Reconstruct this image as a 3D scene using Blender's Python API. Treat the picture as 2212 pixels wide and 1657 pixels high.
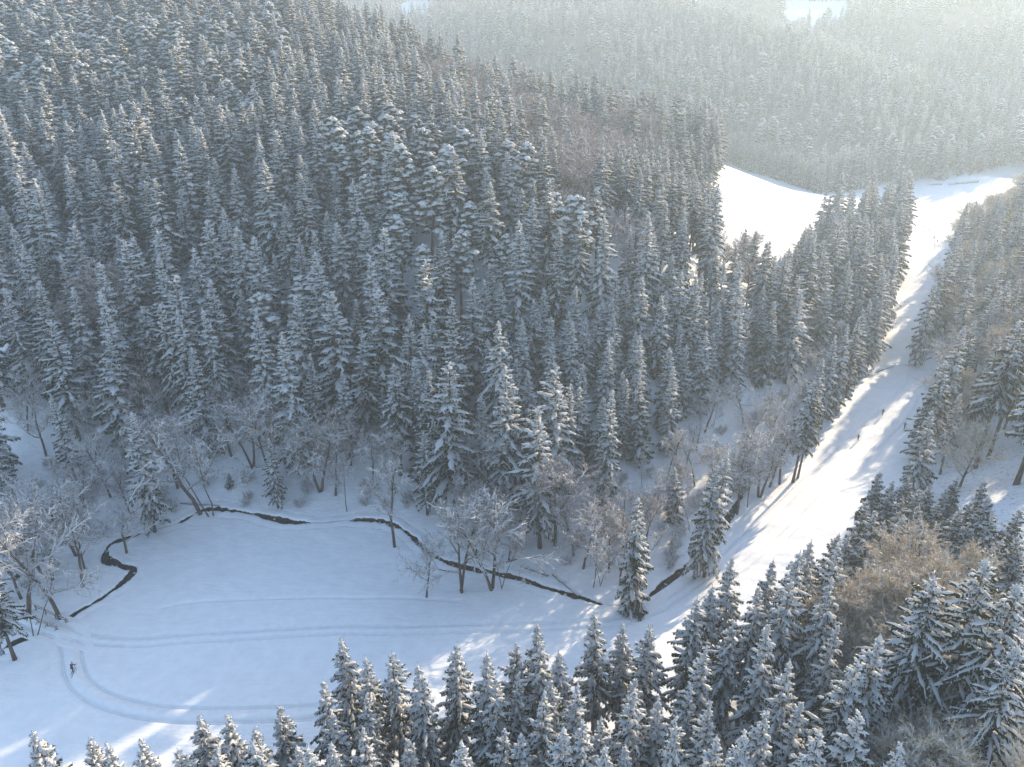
import bpy, bmesh, math, random
import numpy as np
from mathutils import Vector, Matrix

# ------------------------------------------------------------------ camera, sky, sun, exposure
sc = bpy.context.scene
for o in list(bpy.data.objects):
    bpy.data.objects.remove(o)
COL = sc.collection
FOCAL, PITCH, CAM_H = 3000.0 * 2212 / 4048, math.radians(24.0), 80.0
cam_data = bpy.data.cameras.new('camera')
cam_data.sensor_width = 36.0
cam_data.lens = 36.0 * 3000 / 4048
cam_data.clip_start, cam_data.clip_end = 1.0, 6000.0
cam = bpy.data.objects.new('camera', cam_data)
COL.objects.link(cam)
cam.location = (0, 0, CAM_H)
cam.rotation_euler = (math.radians(90) - PITCH, 0, 0)
sc.camera = cam

SUN_AZ, SUN_EL = math.radians(41.0), math.radians(18.0)      # right of the view direction, above the horizon
SUN = Vector((math.sin(SUN_AZ) * math.cos(SUN_EL), math.cos(SUN_AZ) * math.cos(SUN_EL), math.sin(SUN_EL)))
world = bpy.data.worlds.new('World')
sc.world = world
world.use_nodes = True
wn = world.node_tree.nodes
sky = wn.new('ShaderNodeTexSky')
sky.sky_type = 'NISHITA'
sky.sun_disc = False
sky.sun_elevation = SUN_EL
sky.sun_rotation = SUN_AZ
sky.air_density, sky.dust_density, sky.ozone_density = 1.0, 0.9, 1.5
world.node_tree.links.new(sky.outputs[0], wn['Background'].inputs['Color'])
wn['Background'].inputs['Strength'].default_value = 0.15
sun_data = bpy.data.lights.new('sun', 'SUN')
sun_data.energy = 4.4
sun_data.angle = math.radians(0.8)
sun_data.color = (1.0, 0.81, 0.55)
sun_ob = bpy.data.objects.new('sun', sun_data)
COL.objects.link(sun_ob)
sun_ob.location = (300, 300, 400)
sun_ob.rotation_euler = SUN.to_track_quat('Z', 'Y').to_euler()
sc.view_settings.view_transform = 'Standard'
sc.view_settings.look = 'None'
sc.view_settings.exposure = 1.34
sc.view_settings.gamma = 1.0
sc.view_settings.use_curve_mapping = False
cy = sc.cycles
cy.max_bounces, cy.diffuse_bounces, cy.glossy_bounces, cy.transmission_bounces = 3, 2, 1, 1
cy.volume_bounces = 1
cy.transparent_max_bounces = 4
cy.use_denoising = True
cy.use_adaptive_sampling = True
HAZE_DENSITY, HAZE_ANISO = 0.00042, 0.34

# ------------------------------------------------------------------ picture geometry (2212 x 1657 view) and terrain
CP, SP = math.cos(PITCH), math.sin(PITCH)
def ray(px, py):
    u, v = (px - 1106.0) / FOCAL, (py - 828.5) / FOCAL
    return np.array([u, CP - SP * v, -SP - CP * v])          # per metre of depth
def unp(px, py, d):
    r = ray(px, py) * d
    return (r[0], r[1], CAM_H + r[2])
def unz(px, py, z=0.0):
    r = ray(px, py)
    return unp(px, py, (z - CAM_H) / r[2])
def proj(x, y, z):
    dy, dz = y, z - CAM_H
    d = dy * CP - dz * SP
    v = (-dy * SP - dz * CP) / d
    return 1106.0 + FOCAL * x / d, 828.5 + FOCAL * v, d

ctrl = []
for p in [(0, 1440), (100, 1350), (230, 1200), (430, 1105), (650, 1128), (860, 1130), (1000, 1230), (1200, 1285),
          (1340, 1310), (1470, 1230), (1560, 1140), (1660, 1040), (200, 1480), (400, 1530), (700, 1500), (500, 1300), (800, 1300), (1000, 1400), (300, 1600),
          (1250, 1400), (1500, 1270), (1700, 1100), (1800, 980), (1900, 900), (1980, 820), (1900, 780), (1960, 640), (2010, 520),
          (1985, 470), (2100, 415), (2000, 400), (2200, 390), (2040, 450), (1840, 825)]:
    ctrl.append(unz(p[0], p[1], 0.0))
for px, py, z in [(1590, 890, 6), (1250, 1000, 7), (1200, 1080, 3), (600, 1000, 5), (300, 1000, 4), (900, 900, 9),
                  (2130, 620, 9), (2212, 800, 14), (2212, 500, 12), (1700, 890, 3), (2010, 1005, 2), (100, 1050, 3)]:
    ctrl.append(unz(px, py, z))
for px, py, d in [(145, 795, 160), (850, 568, 176), (1294, 585, 180), (1450, 560, 190), (1650, 800, 180), (1400, 800, 165),
                  (320, 430, 202), (500, 600, 178), (200, 600, 178), (1545, 350, 365), (1780, 425, 400), (1560, 480, 290), (1690, 520, 300),
                  (1100, 420, 218), (700, 400, 206)]:
    ctrl.append(unp(px, py, d))
ctrl += [(0, 290, 47), (31, 281, 39), (77, 308, 30), (-48, 342, 65), (-84, 366, 77), (-200, 266, 58), (-150, 325, 74), (-290, 300, 80),
         (-230, 220, 50), (-200, 150, 20), (-160, 90, 2), (-300, 150, 40), (-320, 440, 104), (-180, 460, 92), (-60, 450, 60), (20, 400, 30), (90, 450, 8),
         (180, 500, 2), (300, 480, 6), (0, 520, 22), (-120, 560, 50),
         (-150, 680, 58), (0, 650, 46), (150, 620, 34), (300, 610, 34), (450, 590, 34), (700, 650, 50),
         (-250, 820, 92), (0, 800, 84), (200, 780, 80), (400, 780, 84), (700, 820, 92),
         (-200, 1000, 116), (100, 1000, 118), (400, 1000, 122), (800, 1000, 118), (0, 1250, 160), (400, 1250, 160), (900, 1250, 155), (-400, 1250, 160),
         (-600, 600, 120), (-600, 200, 90), (-800, 1000, 120), (900, 400, 60), (600, 400, 34), (400, 350, 24), (1000, 700, 80),
         (0, 1600, 166), (800, 1600, 160), (-800, 1600, 160),
         (35, 52, 13), (70, 100, 13), (60, 60, 22), (110, 110, 24), (150, 160, 26), (250, 250, 26), (250, 340, 14), (160, 60, 40),
         (0, 50, 2), (-40, 50, 1), (0, 0, 12), (0, -150, 35), (120, 0, 40), (-120, 0, 8), (-120, 55, 1), (-300, 0, 20), (300, 100, 50), (500, 200, 50), (300, -100, 60), (-300, -150, 40), (30, 84, 2), (60, 118, 3)]
ctrl = np.array(ctrl, float)
def _tps_k(r2):
    return 0.5 * r2 * np.log(r2 + 1e-9)
def _fit(c, lam):
    n = len(c)
    s = c[:, :2] / 100.0
    K = _tps_k(((s[:, None, :] - s[None]) ** 2).sum(-1)) + lam * np.eye(n)
    Pm = np.hstack([np.ones((n, 1)), s])
    A = np.zeros((n + 3, n + 3)); A[:n, :n] = K; A[:n, n:] = Pm; A[n:, :n] = Pm.T
    b = np.zeros(n + 3); b[:n] = c[:, 2]
    return s, np.linalg.solve(A, b)
TS, TW = _fit(ctrl, 0.02)
def base_height(x, y):
    x = np.atleast_1d(np.asarray(x, float)); y = np.atleast_1d(np.asarray(y, float))
    out = np.empty(x.size)
    q = np.stack([x.ravel(), y.ravel()], 1) / 100.0
    for i in range(0, len(q), 40000):
        c = q[i:i + 40000]
        r2 = ((c[:, None, :] - TS[None]) ** 2).sum(-1)
        out[i:i + 40000] = _tps_k(r2) @ TW[:-3] + TW[-3] + c @ TW[-2:]
    out = np.minimum(out, 160 + 0.1 * (out - 160))
    out = out + np.clip((y.ravel() - 520) / 160, 0, 1) * (11 * np.sin(x.ravel() / 62 + 0.9 * np.sin(y.ravel() / 130)) + 6 * np.sin(x.ravel() / 31 + y.ravel() / 55))
    return out.reshape(x.shape)
def bh(x, y):
    return float(base_height([x], [y])[0])
def hit(px, py, lift=0.0):
    """where the view ray through a picture point meets the terrain raised by lift"""
    r = ray(px, py)
    ds = np.concatenate([np.arange(40, 300, 1.0), np.arange(300, 1400, 4.0)])
    P = r[None] * ds[:, None]
    z = CAM_H + P[:, 2] - lift
    below = np.where(z < base_height(P[:, 0], P[:, 1]))[0]
    if len(below) == 0:
        return None
    i = below[0]
    lo, hi = ds[max(i - 1, 0)], ds[i]
    for _ in range(14):
        m = 0.5 * (lo + hi); q = r * m
        if CAM_H + q[2] - lift < bh(q[0], q[1]): hi = m
        else: lo = m
    q = r * hi
    return float(q[0]), float(q[1])

def smooth_path(pts, step=0.8):
    """Catmull-Rom through world points, resampled evenly"""
    P = np.array(pts, float)
    P = np.vstack([2 * P[0] - P[1], P, 2 * P[-1] - P[-2]])
    out = []
    for i in range(1, len(P) - 2):
        n = max(4, int(np.linalg.norm(P[i + 1] - P[i]) / step) * 2)
        t = np.linspace(0, 1, n, endpoint=False)[:, None]
        p0, p1, p2, p3 = P[i - 1], P[i], P[i + 1], P[i + 2]
        out.append(0.5 * ((2 * p1) + (-p0 + p2) * t + (2 * p0 - 5 * p1 + 4 * p2 - p3) * t ** 2 + (-p0 + 3 * p1 - 3 * p2 + p3) * t ** 3))
    Q = np.vstack(out + [P[-2][None]])
    s = np.concatenate([[0], np.cumsum(np.linalg.norm(np.diff(Q, axis=0), axis=1))])
    t = np.arange(0, s[-1], step)
    return np.stack([np.interp(t, s, Q[:, k]) for k in range(Q.shape[1])], 1)
def path_px(pts, step=0.8):
    return smooth_path([hit(*p) for p in pts], step)
def path_dist(x, y, path):
    """distance of many points to a path and the index of its nearest node"""
    d = np.full(x.shape, 1e9); k = np.zeros(x.shape, int)
    lo, hi = path.min(0) - 8, path.max(0) + 8
    m = (x > lo[0]) & (x < hi[0]) & (y > lo[1]) & (y < hi[1])
    xi, yi = x[m], y[m]
    dd = np.full(xi.shape, 1e9); kk = np.zeros(xi.shape, int)
    for i in range(0, len(xi), 20000):
        e = (xi[i:i + 20000, None] - path[None, :, 0]) ** 2 + (yi[i:i + 20000, None] - path[None, :, 1]) ** 2
        kk[i:i + 20000] = e.argmin(1); dd[i:i + 20000] = np.sqrt(e.min(1))
    d[m] = dd; k[m] = kk
    return d, k
BOX = {}
def inside(px, py, poly):
    b = BOX.get(id(poly))
    if b is None:
        b = BOX[id(poly)] = (min(p[0] for p in poly), max(p[0] for p in poly), min(p[1] for p in poly), max(p[1] for p in poly), poly)
    if px < b[0] or px > b[1] or py < b[2] or py > b[3]: return False
    c = False; n = len(poly)
    for i in range(n):
        x1, y1 = poly[i]; x2, y2 = poly[(i + 1) % n]
        if (y1 > py) != (y2 > py) and px < (x2 - x1) * (py - y1) / (y2 - y1) + x1:
            c = not c
    return c

STREAM_PX = [(5, 1402), (55, 1378), (84, 1360), (112, 1344), (150, 1331), (205, 1300), (250, 1268), (288, 1232), (262, 1222), (228, 1205), (240, 1175), (300, 1155), (385, 1128), (437, 1102), (480, 1100), (560, 1112), (620, 1126),
             (690, 1129), (760, 1122), (830, 1127), (880, 1150), (930, 1195), (990, 1222), (1060, 1235), (1120, 1248), (1180, 1270), (1250, 1290),
             (1330, 1308), (1395, 1297), (1440, 1258), (1480, 1225), (1530, 1165), (1580, 1110), (1615, 1045), (1660, 985), (1730, 900), (1830, 826), (1920, 795), (1990, 782), (2060, 740)]
STREAM = path_px(STREAM_PX, 0.4)
_rs = np.random.RandomState(7)
_w = np.convolve(_rs.rand(len(STREAM) + 24), np.ones(6) / 6, 'same')[:len(STREAM)]
STREAM_W = 0.10 + 0.70 * np.clip((_w - 0.33) * 2.6, 0, 1)
STREAM_W = np.where(STREAM[:, 1] > 135, 0.6, 1.0) * STREAM_W
for _px, _py, _ww, _rr in [(78, 1363, 1.3, 3.2), (150, 1330, 0.6, 3), (284, 1235, 0.85, 2.5), (232, 1210, 1.15, 2.6), (600, 1120, 0.85, 5), (1010, 1226, 0.7, 3), (1110, 1246, 0.7, 6), (1425, 1270, 0.95, 5), (1570, 1120, 0.8, 4)]:
    _q = hit(_px, _py); _g = np.exp(-((STREAM[:, 0] - _q[0]) ** 2 + (STREAM[:, 1] - _q[1]) ** 2) / _rr ** 2)
    STREAM_W = STREAM_W * (1 - _g) + np.maximum(_ww, STREAM_W) * _g
for _px, _py, _rr in [(715, 1128, 3), (340, 1140, 3.0), (1345, 1308, 2.5), (1640, 1010, 10), (1730, 900, 20)]:
    _q = hit(_px, _py); _g = np.exp(-((STREAM[:, 0] - _q[0]) ** 2 + (STREAM[:, 1] - _q[1]) ** 2) / _rr ** 2)
    STREAM_W = np.maximum(STREAM_W - 0.9 * _g, 0.0)
_sk = np.arange(len(STREAM))
STREAM_Z = np.convolve(np.pad(base_height(STREAM[:, 0], STREAM[:, 1]), 24, 'edge'), np.ones(49) / 49, 'valid')
STREAM_W = STREAM_W * 0.78
STREAM_OPEN = np.clip((STREAM_W - 0.03) / 0.12, 0, 1)
TRAILS_PX = {
    'a': [(20, 1318), (95, 1352), (135, 1368), (152, 1400), (158, 1440), (175, 1478), (225, 1512), (320, 1537), (450, 1546), (600, 1543), (760, 1530)],
    'b': [(110, 1356), (150, 1368), (200, 1380), (300, 1386), (450, 1376), (700, 1362), (950, 1358), (1200, 1352), (1380, 1330), (1520, 1242), (1640, 1130), (1760, 1018), (1852, 940), (1950, 845), (1975, 800)],
    'c': [(1545, 1272), (1580, 1245), (1680, 1165), (1800, 1050), (1900, 958), (1968, 880), (1990, 805)],
    'd': [(290, 1325), (420, 1300), (600, 1292), (850, 1290), (1050, 1302)],
    'e': [(2012, 545), (2008, 515), (1998, 490), (1985, 478)],
}
TRAILS = {k: path_px(v) for k, v in TRAILS_PX.items()}
TRAIL_W = {'a': 2.3, 'b': 1.9, 'c': 2.0, 'd': 1.2, 'e': 2.2}

def ground_height(x, y, detail=True):
    z = base_height(x, y)
    bare = np.zeros(z.shape)
    if detail:
        z = z + 0.10 * np.sin(x * 0.31 + 1.3 * np.sin(y * 0.17)) * np.sin(y * 0.27 + 0.9 * np.sin(x * 0.13)) + 0.04 * np.sin(x * 0.9 + 2 * np.sin(y * 0.5)) * np.sin(y * 1.1 + x * 0.3)
        d, k = path_dist(x, y, STREAM)
        w = STREAM_W[k]
        near = d < 8
        f = 1 / (1 + np.exp(np.minimum((d - w - 0.95) / 0.13, 50)))
        z = np.where(near, z * (1 - f) + (z - 1.25) * f, z)
        for key, p in TRAILS.items():
            d, k = path_dist(x, y, p)
            z = z - np.clip(np.minimum(k, len(p) - 1 - k) / 8.0, 0, 1) * (0.09 if key == 'd' else 0.18) / (1 + np.exp(np.minimum((d - TRAIL_W[key] + 0.25) / 0.12, 50)))
    return z, bare
def gh(x, y):
    return float(ground_height(np.array([x]), np.array([y]))[0][0])

# ------------------------------------------------------------------ helpers
def tag(o, label=None, cat=None, group=None, kind=None):
    if label: o['label'] = label
    if cat: o['category'] = cat
    if group: o['group'] = group
    if kind: o['kind'] = kind
    return o
def mesh_of(name, verts, faces, mat, smooth=True):
    me = bpy.data.meshes.new(name)
    me.from_pydata([tuple(v) for v in verts], [], [tuple(f) for f in faces])
    if mat: me.materials.append(mat)
    if smooth: me.polygons.foreach_set('use_smooth', np.ones(len(me.polygons), bool))
    me.update()
    return me
def link(name, me, parent=None):
    o = bpy.data.objects.new(name, me)
    COL.objects.link(o)
    if parent: o.parent = parent
    return o
def empty(name, loc, rz=0.0, s=1.0):
    o = bpy.data.objects.new(name, None)
    COL.objects.link(o)
    o.empty_display_size = 0.5
    o.location = loc; o.rotation_euler = (0, 0, rz); o.scale = (s, s, s)
    return o
class MB:
    """collects vertices and faces of one mesh"""
    def __init__(self): self.v, self.f = [], []
    def add(self, verts, faces):
        n = len(self.v)
        self.v.extend(verts); self.f.extend([[i + n for i in f] for f in faces])
    def tube(self, pts, radii, sides=6, cap=True):
        n = len(self.v); pts = [np.array(p, float) for p in pts]
        for i, p in enumerate(pts):
            t = pts[min(i + 1, len(pts) - 1)] - pts[max(i - 1, 0)]
            t = unit(t)
            b = unit(cross(t, (1.0, 0.0, 0.0) if abs(t[0]) < 0.8 else (0.0, 1.0, 0.0))); c = cross(t, b)
            for k in range(sides):
                g = 2 * math.pi * k / sides
                self.v.append(p + radii[i] * (math.cos(g) * b + math.sin(g) * c))
        for i in range(len(pts) - 1):
            for k in range(sides):
                a0, a1 = n + i * sides + k, n + i * sides + (k + 1) % sides
                self.f.append([a0, a1, a1 + sides, a0 + sides])
        if cap:
            self.f.append([n + k for k in range(sides)][::-1]); self.f.append([n + (len(pts) - 1) * sides + k for k in range(sides)])
    def box(self, c, sx, sy, sz, rot=None):
        vs = []
        for dz in (-1, 1):
            for dx, dy in ((-1, -1), (1, -1), (1, 1), (-1, 1)):
                q = Vector((dx * sx / 2, dy * sy / 2, dz * sz / 2))
                if rot is not None: q = rot @ q
                vs.append(np.array(c, float) + np.array(q))
        self.add(vs, [[3, 2, 1, 0], [4, 5, 6, 7], [0, 1, 5, 4], [1, 2, 6, 5], [2, 3, 7, 6], [3, 0, 4, 7]])
    def mesh(self, name, mat, smooth=True): return mesh_of(name, self.v, self.f, mat, smooth)
    def build(self, name, mat, parent=None, smooth=True): return link(name, self.mesh(name, mat, smooth), parent)

# ------------------------------------------------------------------ materials
def mat(name, color, rough=0.8, spec=0.2):
    m = bpy.data.materials.new(name); m.use_nodes = True
    b = m.node_tree.nodes['Principled BSDF']
    b.inputs['Base Color'].default_value = (*color, 1); b.inputs['Roughness'].default_value = rough
    b.inputs['Specular IOR Level'].default_value = spec
    return m
def nodes(m): return m.node_tree.nodes, m.node_tree.links, m.node_tree.nodes['Principled BSDF']
def noise_mix(m, c1, c2, scale, lo=0.4, hi=0.6, detail=3.0, coord='Object', stretch=None, extra_up=None):
    """base colour mottled between two colours by noise; extra_up adds settled snow on faces that look up"""
    N, L, b = nodes(m)
    tc = N.new('ShaderNodeTexCoord'); nz = N.new('ShaderNodeTexNoise')
    nz.inputs['Scale'].default_value = scale; nz.inputs['Detail'].default_value = detail
    src = tc.outputs[coord]
    if stretch:
        mp = N.new('ShaderNodeMapping'); mp.inputs['Scale'].default_value = stretch
        L.new(src, mp.inputs[0]); src = mp.outputs[0]
    L.new(src, nz.inputs['Vector'])
    rp = N.new('ShaderNodeValToRGB'); rp.color_ramp.elements[0].position = lo; rp.color_ramp.elements[1].position = hi
    rp.color_ramp.elements[0].color = (*c1, 1); rp.color_ramp.elements[1].color = (*c2, 1)
    L.new(nz.outputs[0], rp.inputs[0])
    out = rp.outputs[0]
    if extra_up:
        lo_n, hi_n, col = extra_up
        ge = N.new('ShaderNodeNewGeometry'); sp = N.new('ShaderNodeSeparateXYZ'); L.new(ge.outputs['Normal'], sp.inputs[0])
        mr = N.new('ShaderNodeMapRange'); mr.inputs[1].default_value = lo_n; mr.inputs[2].default_value = hi_n
        L.new(sp.outputs['Z'], mr.inputs[0])
        mx = N.new('ShaderNodeMix'); mx.data_type = 'RGBA'; mx.inputs[7].default_value = (*col, 1)
        L.new(mr.outputs[0], mx.inputs[0]); L.new(out, mx.inputs[6]); out = mx.outputs[2]
    L.new(out, b.inputs['Base Color'])
    return nz
def add_bump(m, scale, strength, dist, stretch=None, detail=4.0):
    N, L, b = nodes(m)
    tc = N.new('ShaderNodeTexCoord'); nz = N.new('ShaderNodeTexNoise'); bp = N.new('ShaderNodeBump')
    nz.inputs['Scale'].default_value = scale; nz.inputs['Detail'].default_value = detail
    src = tc.outputs['Object']
    if stretch:
        mp = N.new('ShaderNodeMapping'); mp.inputs['Scale'].default_value = stretch; L.new(src, mp.inputs[0]); src = mp.outputs[0]
    L.new(src, nz.inputs['Vector']); L.new(nz.outputs[0], bp.inputs['Height'])
    bp.inputs['Strength'].default_value = strength; bp.inputs['Distance'].default_value = dist
    L.new(bp.outputs[0], b.inputs['Normal'])
SNOW_C = (0.86, 0.87, 0.89)
M_snow = mat('tree_snow', SNOW_C, 0.75, 0.15)
noise_mix(M_snow, (0.74, 0.75, 0.76), (0.90, 0.90, 0.91), 2.2, 0.3, 0.65)
_N, _L, _B = nodes(M_snow)                      # thin pads of snow let some light through
_tr = _N.new('ShaderNodeBsdfTranslucent'); _tr.inputs['Color'].default_value = (0.88, 0.87, 0.86, 1)
_ms = _N.new('ShaderNodeMixShader'); _ms.inputs[0].default_value = 0.45
_L.new(_B.outputs[0], _ms.inputs[1]); _L.new(_tr.outputs[0], _ms.inputs[2]); _L.new(_ms.outputs[0], _N['Material Output'].inputs['Surface'])
M_needle = mat('spruce_needles', (0.05, 0.06, 0.04), 0.9, 0.1)
noise_mix(M_needle, (0.020, 0.034, 0.028), (0.13, 0.145, 0.13), 3.2, 0.54, 0.82, 5.0)
_N, _L, _B = nodes(M_needle)                    # needle sprays glow olive when the sun is behind them
_tr = _N.new('ShaderNodeBsdfTranslucent'); _tr.inputs['Color'].default_value = (0.14, 0.12, 0.045, 1)
_ms = _N.new('ShaderNodeMixShader'); _ms.inputs[0].default_value = 0.35
_L.new(_B.outputs[0], _ms.inputs[1]); _L.new(_tr.outputs[0], _ms.inputs[2]); _L.new(_ms.outputs[0], _N['Material Output'].inputs['Surface'])
M_pine = mat('pine_needles', (0.05, 0.06, 0.04), 0.9, 0.1)
noise_mix(M_pine, (0.035, 0.05, 0.032), (0.30, 0.33, 0.31), 4.0, 0.45, 0.75, 5.0)
M_bark = mat('spruce_bark', (0.09, 0.06, 0.045), 0.95, 0.1)
noise_mix(M_bark, (0.055, 0.038, 0.03), (0.15, 0.11, 0.085), 3.0, 0.35, 0.65, 5.0, stretch=(4, 4, 0.5))
M_pinebark = mat('pine_bark', (0.13, 0.075, 0.05), 0.95, 0.1)
noise_mix(M_pinebark, (0.08, 0.05, 0.038), (0.22, 0.12, 0.07), 2.5, 0.35, 0.65, 5.0, stretch=(4, 4, 0.7))
M_twig = mat('frosted_twigs', (0.2, 0.16, 0.13), 0.9, 0.1)
noise_mix(M_twig, (0.13, 0.095, 0.078), (0.56, 0.54, 0.53), 1.6, 0.40, 0.70, 4.0, extra_up=(0.3, 0.85, (0.76, 0.76, 0.77)))
M_beech = mat('tan_twigs', (0.3, 0.22, 0.15), 0.9, 0.1)
noise_mix(M_beech, (0.42, 0.32, 0.20), (0.72, 0.62, 0.47), 1.4, 0.4, 0.7, 4.0, extra_up=(0.4, 0.95, (0.76, 0.72, 0.68)))
M_plum = mat('reddish_twigs', (0.2, 0.14, 0.12), 0.9, 0.1)
noise_mix(M_plum, (0.20, 0.14, 0.12), (0.46, 0.40, 0.37), 1.5, 0.42, 0.72, 4.0, extra_up=(0.35, 0.95, (0.66, 0.63, 0.63)))
M_larch = mat('larch_twigs', (0.35, 0.2, 0.1), 0.9, 0.1)
noise_mix(M_larch, (0.24, 0.13, 0.06), (0.42, 0.27, 0.15), 1.8, 0.4, 0.7, 4.0)
M_wood = mat('weathered_wood', (0.22, 0.17, 0.13), 0.85, 0.15)
noise_mix(M_wood, (0.13, 0.10, 0.08), (0.26, 0.21, 0.17), 6.0, 0.35, 0.65, 5.0, stretch=(1, 6, 6))

M_ground = mat('snow_ground', SNOW_C, 0.7, 0.2)
N, L, B = nodes(M_ground)
tc = N.new('ShaderNodeTexCoord')
at = N.new('ShaderNodeAttribute'); at.attribute_name = 'bare'
nz = N.new('ShaderNodeTexNoise'); nz.inputs['Scale'].default_value = 0.5; nz.inputs['Detail'].default_value = 8.0; nz.inputs['Roughness'].default_value = 0.65
L.new(tc.outputs['Object'], nz.inputs['Vector'])
rp = N.new('ShaderNodeValToRGB'); rp.color_ramp.elements[0].position = 0.30; rp.color_ramp.elements[1].position = 0.62
rp.color_ramp.elements[0].color = (0.80, 0.81, 0.83, 1); rp.color_ramp.elements[1].color = (0.88, 0.885, 0.90, 1)
L.new(nz.outputs[0], rp.inputs[0])
lt = N.new('ShaderNodeAttribute'); lt.attribute_name = 'litter'          # needles and twigs fallen on the forest floor
n3 = N.new('ShaderNodeTexNoise'); n3.inputs['Scale'].default_value = 1.7; n3.inputs['Detail'].default_value = 7.0
L.new(tc.outputs['Object'], n3.inputs['Vector'])
mr3 = N.new('ShaderNodeMapRange'); mr3.inputs[1].default_value = 0.56; mr3.inputs[2].default_value = 0.72
L.new(n3.outputs[0], mr3.inputs[0])
ml3 = N.new('ShaderNodeMath'); ml3.operation = 'MULTIPLY'; L.new(mr3.outputs[0], ml3.inputs[0]); L.new(lt.outputs['Fac'], ml3.inputs[1])
mx3 = N.new('ShaderNodeMix'); mx3.data_type = 'RGBA'; mx3.inputs[7].default_value = (0.22, 0.16, 0.11, 1)
L.new(ml3.outputs[0], mx3.inputs[0]); L.new(rp.outputs[0], mx3.inputs[6])
n2 = N.new('ShaderNodeTexNoise'); n2.inputs['Scale'].default_value = 1.6; n2.inputs['Detail'].default_value = 5.0
L.new(tc.outputs['Object'], n2.inputs['Vector'])
ad = N.new('ShaderNodeMath'); ad.operation = 'ADD'; L.new(at.outputs['Fac'], ad.inputs[0]); L.new(n2.outputs[0], ad.inputs[1])
mr = N.new('ShaderNodeMapRange'); mr.inputs[1].default_value = 0.86; mr.inputs[2].default_value = 1.0; L.new(ad.outputs[0], mr.inputs[0])
mx = N.new('ShaderNodeMix'); mx.data_type = 'RGBA'; mx.inputs[7].default_value = (0.032, 0.019, 0.013, 1)
L.new(mr.outputs[0], mx.inputs[0]); L.new(mx3.outputs[2], mx.inputs[6]); L.new(mx.outputs[2], B.inputs['Base Color'])
b1 = N.new('ShaderNodeTexNoise'); b1.inputs['Scale'].default_value = 0.9; b1.inputs['Detail'].default_value = 8.0; b1.inputs['Roughness'].default_value = 0.62
mp = N.new('ShaderNodeMapping'); mp.inputs['Scale'].default_value = (0.55, 1.6, 1.0); mp.inputs['Rotation'].default_value = (0, 0, 0.3)
L.new(tc.outputs['Object'], mp.inputs[0]); L.new(mp.outputs[0], b1.inputs['Vector'])
bp = N.new('ShaderNodeBump'); bp.inputs['Strength'].default_value = 0.55; bp.inputs['Distance'].default_value = 0.28
L.new(b1.outputs[0], bp.inputs['Height']); L.new(bp.outputs[0], B.inputs['Normal'])
M_trail = mat('groomed_snow', (0.85, 0.86, 0.88), 0.65, 0.2)
noise_mix(M_trail, (0.81, 0.82, 0.84), (0.88, 0.885, 0.9), 1.2, 0.3, 0.65, 6.0)
add_bump(M_trail, 3.0, 0.35, 0.1, detail=6.0)
M_water = mat('stream_water', (0.022, 0.014, 0.011), 0.22, 0.18)
noise_mix(M_water, (0.012, 0.008, 0.007), (0.045, 0.028, 0.02), 1.3, 0.35, 0.7, 4.0)
add_bump(M_water, 5.0, 0.15, 0.05)

# ------------------------------------------------------------------ ground, stream, ski trails
def axis(segs):
    out = []
    for a, b, s in segs:
        out.append(np.arange(a, b, s))
    return np.unique(np.round(np.concatenate(out), 4))
gx = axis([(-1000, -420, 40), (-420, -150, 9), (-150, -100, 1.5), (-100, 112, 0.4), (112, 140, 1.0), (140, 260, 2.0), (260, 480, 7), (480, 1250, 35)])
gy = axis([(-260, 30, 20), (30, 62, 2.0), (62, 172, 0.4), (172, 210, 0.7), (210, 480, 2.4), (480, 1150, 9), (1150, 1750, 40)])
GX, GY = np.meshgrid(gx, gy)
gz, gbare = ground_height(GX.ravel(), GY.ravel())
nv = GX.size; nx = len(gx); ny = len(gy)
gm = bpy.data.meshes.new('ground')
co = np.stack([GX.ravel(), GY.ravel(), gz], 1).astype(np.float32)
idx = np.arange(nv).reshape(ny, nx)
quads = np.stack([idx[:-1, :-1], idx[:-1, 1:], idx[1:, 1:], idx[1:, :-1]], -1).reshape(-1, 4)
gm.vertices.add(nv); gm.vertices.foreach_set('co', co.ravel())
gm.loops.add(quads.size); gm.loops.foreach_set('vertex_index', quads.ravel().astype(np.int32))
gm.polygons.add(len(quads)); gm.polygons.foreach_set('loop_start', np.arange(0, quads.size, 4, dtype=np.int32))
gm.polygons.foreach_set('use_smooth', np.ones(len(quads), bool))
gm.update(calc_edges=True)
gm.attributes.new('bare', 'FLOAT', 'POINT').data.foreach_set('value', gbare.astype(np.float32))
LITTER = gm.attributes.new('litter', 'FLOAT', 'POINT')
gm.materials.append(M_ground)
ground = link('ground', gm)
tag(ground, 'snow covered valley floor and wooded hillsides', 'snow', kind='structure')

def strip(path, prof, zf):
    """a sheet swept along a path; prof = [(offset, dz)], zf(i, x, y) = height"""
    t = np.gradient(path, axis=0); t /= np.linalg.norm(t, axis=1)[:, None]
    nrm = np.stack([-t[:, 1], t[:, 0]], 1)
    V, F = [], []
    m = len(prof)
    for j, (o, dz) in enumerate(prof):
        q = path + nrm * (o if np.isscalar(o) else o[:, None])
        V.append(np.stack([q[:, 0], q[:, 1], zf(q[:, 0], q[:, 1]) + dz], 1))
    V = np.stack(V, 1).reshape(-1, 3)
    for i in range(len(path) - 1):
        for j in range(m - 1):
            F.append((i * m + j, i * m + j + 1, (i + 1) * m + j + 1, (i + 1) * m + j))
    return V, F
def soft_z(x, y):
    return base_height(x, y) + 0.10 * np.sin(x * 0.31 + 1.3 * np.sin(y * 0.17)) * np.sin(y * 0.27 + 0.9 * np.sin(x * 0.13)) + 0.04 * np.sin(x * 0.9 + 2 * np.sin(y * 0.5)) * np.sin(y * 1.1 + x * 0.3)
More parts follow.
